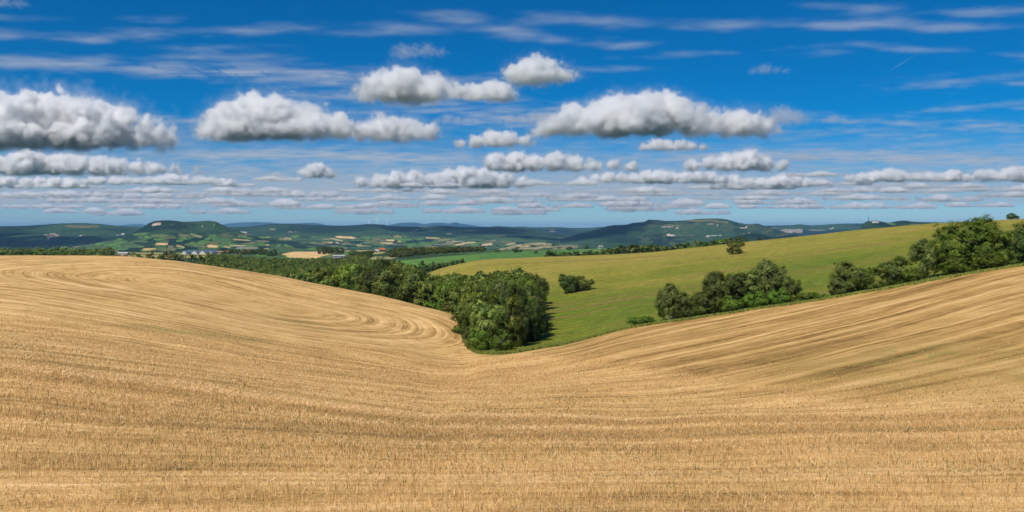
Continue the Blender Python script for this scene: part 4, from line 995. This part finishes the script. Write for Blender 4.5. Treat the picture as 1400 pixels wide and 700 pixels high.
cumulus(1075, 1130, 206, 222, 33, 'thin grey scrap right of the low heaped cloud', [.6, 1, .6], M_thin, rag=.9)
cumulus(560, 700, 236, 252, 34, 'faint cloud scraps behind the joined low heaps', [.6, .9, .5, 1, .6], M_thin, rag=.9)
cumulus(100, 330, 234, 254, 35, 'grey flat cloud under the low long bank on the left', [.6, .9, .7, 1, .8, .6], rag=.5)
cumulus(-60, 130, 236, 256, 36, 'grey flat cloud at the left edge below the low bank', [.7, 1, .8, .9, .6], rag=.5)
cumulus(1180, 1330, 238, 264, 37, 'grey flat cloud beneath the ragged right cumulus', [.6, .9, .7, .8, .5], M_thin, rag=.7)
cumulus(480, 520, 108, 126, 38, 'small grey scrap at the left foot of the round cumulus', [.6, 1, .6], M_thin, rag=.9)
cumulus(590, 660, 152, 172, 39, 'small torn scrap above the tip of the long cloud', [.6, 1, .7, .5], M_thin, rag=1.0)
# small flat clouds towards the horizon: a few shapes, copied at their own places
proto = []
for i, pr in enumerate(([.5, .9, .6, 1, .6, .8, .4], [.7, 1, .5, .7, .9, .6], [.4, .6, 1, .8, .5, .6, .4, .3], [.8, .6, 1, .5], [.5, 1, .7])):
    wpx = (150, 110, 190, 70, 46)[i]
    o = cumulus(1000 - wpx / 2, 1000 + wpx / 2, 254, 268, 40 + i, 'x', pr, M_low, rag=.85, deep=1.6, px_vox=1.2)
    proto.append((o, wpx, CB / ((HY - 268) / F)))
low = [(850, 262, 190), (1010, 258, 170), (930, 266, 200), (760, 252, 120), (1090, 266, 150), (1180, 262, 130), (1260, 262, 120), (1000, 272, 180), (1110, 240, 70), (1200, 272, 170),
       (60, 256, 190), (180, 262, 170), (300, 266, 190), (400, 268, 160), (30, 270, 170), (130, 276, 150), (250, 277, 140), (470, 274, 150), (350, 281, 130), (560, 272, 110), (200, 284, 120), (440, 285, 140), (60, 284, 130), (530, 283, 90),
       (630, 279, 70), (690, 276, 90), (760, 283, 110), (850, 281, 70), (870, 287, 90), (950, 284, 100), (620, 290, 90), (710, 292, 80), (1050, 284, 90), (1140, 284, 110), (300, 291, 90), (160, 293, 80), (1300, 274, 90), (1380, 268, 80), (780, 270, 80), (320, 254, 60), (250, 250, 110), (380, 246, 70), (590, 254, 90), (520, 262, 130), (640, 264, 120), (690, 268, 150), (340, 262, 120), (90, 268, 160), (220, 270, 150), (560, 280, 110), (820, 274, 150), (900, 280, 130), (1060, 278, 120), (960, 292, 80), (1230, 284, 110), (1340, 282, 100), (1150, 252, 90), (1290, 256, 120), (500, 291, 80), (100, 290, 90), (1370, 260, 120), (720, 288, 100)]
used = set()
for i, (cx_, yb, wpx) in enumerate(low):
    j = min(range(5), key=lambda q: abs(proto[q][1] - wpx) + R.uniform(0, 45))
    po, pw, pd = proto[j]
    o = po if j not in used else po.copy()
    if j in used: C.objects.link(o)
    used.add(j)
    d = CB / ((HY - yb) / F); s = wpx / pw * d / pd; sz_ = s * min(1.0, 12 / max(4, (HY - yb) * .26) ) if False else s * R.uniform(.55, .9)
    o.location = (world_x(cx_, d), d, CB + sz_ * 130); o.scale = (s * R.choice([-1, 1]), s * 1.2, sz_)
    o['label'] = 'small flat-based cloud in the low ranks above the far hills'; o['group'] = 'low ranks of small clouds'
for j, (po, _, _) in enumerate(proto):
    if j not in used: bpy.data.objects.remove(po)
# high ice clouds
def cirrus(pts, th, seed, label, alt=7000.0, mat=None, rag=1.2, nscale=.5, cover=-.06):
    """pts: photo positions along the streak; th: apparent thickness in photo pixels"""
    balls = []
    for i in range(len(pts) - 1):
        for s in (0, .5) if i < len(pts) - 2 else (0, .5, 1):
            px_ = pts[i][0] + (pts[i + 1][0] - pts[i][0]) * s; py_ = pts[i][1] + (pts[i + 1][1] - pts[i][1]) * s
            d = alt / ((HY - py_) / F); k_ = d / F
            ww = abs(pts[i + 1][0] - pts[i][0]) * .8 * k_; dep = th / (HY - py_) * d * .5
            balls.append((Vector((world_x(px_, d), d, alt)), (max(ww, dep), dep, 160)))
    d0 = balls[0][0].y
    o = cloud('cirrus', balls, d0 / F * 1.8, seed, mat or M_ci, None, .0, rag, 1.3, nscale, (.13, .3, 1), 0, 4, cover + .03)
    return tag(o, label, 'cloud')
cirrus([(150, 50), (260, 44), (400, 40), (580, 38)], 20, 61, 'long thin white cirrus band across the upper left sky')
cirrus([(-40, 80), (120, 90), (260, 98), (380, 103), (500, 108)], 30, 62, 'broad pale cirrus band sloping down from the left edge', cover=-.02)
cirrus([(-30, 46), (50, 50), (110, 56)], 20, 63, 'short white cirrus wisp near the top left corner')
cirrus([(600, 18), (680, 40), (770, 56), (856, 62)], 16, 64, 'thin curved cirrus thread with a hooked right end', cover=-.03)
cirrus([(740, 26), (880, 33), (1010, 35), (1120, 32), (1220, 34), (1340, 38)], 18, 65, 'long thin cirrus band across the upper right sky', cover=-.03)
cirrus([(1130, 6), (1240, 20), (1350, 14)], 26, 66, 'loose cirrus patch above the right cirrus band', cover=-.08)
cirrus([(1250, 115), (1340, 112), (1430, 108)], 34, 67, 'faint streaky cirrus by the right edge of the sky', cover=-.12)
cirrus([(1280, 150), (1360, 146), (1430, 142)], 24, 68, 'thin cirrus streaks below the faint right-edge cirrus', cover=-.12)
cirrus([(330, 80), (480, 128), (700, 160)], 44, 69, 'faint veil behind the middle cumulus clouds', cover=-.05)
cirrus([(-100, 268), (300, 262), (700, 258)], 60, 72, 'wide pale veil of high cloud low over the left hills', alt=5200, cover=.0, nscale=.5, rag=2.0, mat=M_veil)
cirrus([(640, 250), (1000, 256), (1300, 262)], 60, 73, 'wide pale veil of high cloud low in the right half of the sky', alt=5200, cover=.0, nscale=.5, rag=2.0, mat=M_veil)
cirrus([(1040, 184), (1160, 180), (1260, 186)], 16, 70, 'pale thin veil right of the largest cumulus', cover=-.1)
for i, (pp, th, cv) in enumerate((([(40, 158), (160, 160), (300, 168)], 18, -.08), ([(540, 118), (660, 108), (800, 96)], 14, -.08), ([(880, 78), (990, 72), (1110, 70)], 12, -.12),
                                  ([(1090, 160), (1240, 168), (1420, 176)], 22, -.10), ([(1180, 62), (1290, 68), (1420, 78)], 18, -.12), ([(990, 214), (1150, 212), (1340, 220)], 18, -.03), ([(300, 212), (420, 210), (560, 216)], 18, -.03), ([(-40, 24), (60, 26), (180, 24)], 12, -.12))):
    cirrus(pp, th, 90 + i, ('faint thin cirrus behind the broad left cumulus', 'thin slanting cirrus by the small tilted cumulus', 'very faint cirrus left of the lone right wisp', 'soft cirrus streaks at the right beneath the contrail', 'faint cirrus streak just under the contrail', 'pale streak low on the right above the ragged cumulus', 'pale streak below the long left cumulus', 'faint cirrus thread in the top left of the sky')[i], cover=cv)
# a short straight contrail
dA = 9000 / ((HY - 103) / F); dB = 9000 / ((HY - 68) / F); pa = Vector((world_x(1207, dA), dA, 9000)); pb = Vector((world_x(1263, dB), dB, 9000))
L_ = (pb - pa).length; o = cloud('contrail', [(Vector((0, 0, 0)), (L_ / 2, 60, 45))], 28, 71, M_ci, None, 0, .5, .8, 1, (.1, 1, 1))
o.location = (pa + pb) / 2; o.rotation_euler = (0, 0, math.atan2(pb.y - pa.y, pb.x - pa.x)); tag(o, 'short faint straight contrail in the right blue sky', 'contrail')
# unseen clouds added overhead to shade the left cliffs, far ridge and great hill
for px_, d, alt, s in ((-30, 4700, CB, 3), (610, 6300, 2000, 5), (800, 5300, 1900, 6)):
    sx = world_x(px_, d) + sd.x / sd.z * alt; sy = d + sd.y / sd.z * alt
    g = random.Random(s)
    o = cloud('cloud', [(Vector((sx + g.uniform(-330, 330), sy + g.uniform(-350, 350), alt + 120)), (330, 330, 170)) for _ in range(6)], 40, 80 + s, M_cu, alt, .5, .8)
    tag(o, {3: 'unseen cumulus added overhead to shade the left cliffs', 5: 'unseen cumulus added overhead to shade the far ridge', 6: 'unseen cumulus added overhead to shade the great hill'}[s], 'cloud')

print('voxels', [(n_, r_, round(r_[0] * r_[1] * r_[2] / 1e6, 2)) for n_, r_ in VOX])
# ---------------------------------------------------------------- air
zt, zb = 200.0, ground_low - 1.0
me = pmesh('haze', boxv(-42000, 42000, -75, 42000, zb, zt), BF, cloud_material('air', 3.2e-5, .0))
tag(link('haze', me), kind='stuff')
q = [n for n in me.materials[0].node_tree.nodes if n.type == 'PRINCIPLED_VOLUME'][0]
q.inputs['Color'].default_value = (.27, .57, 1.0, 1)
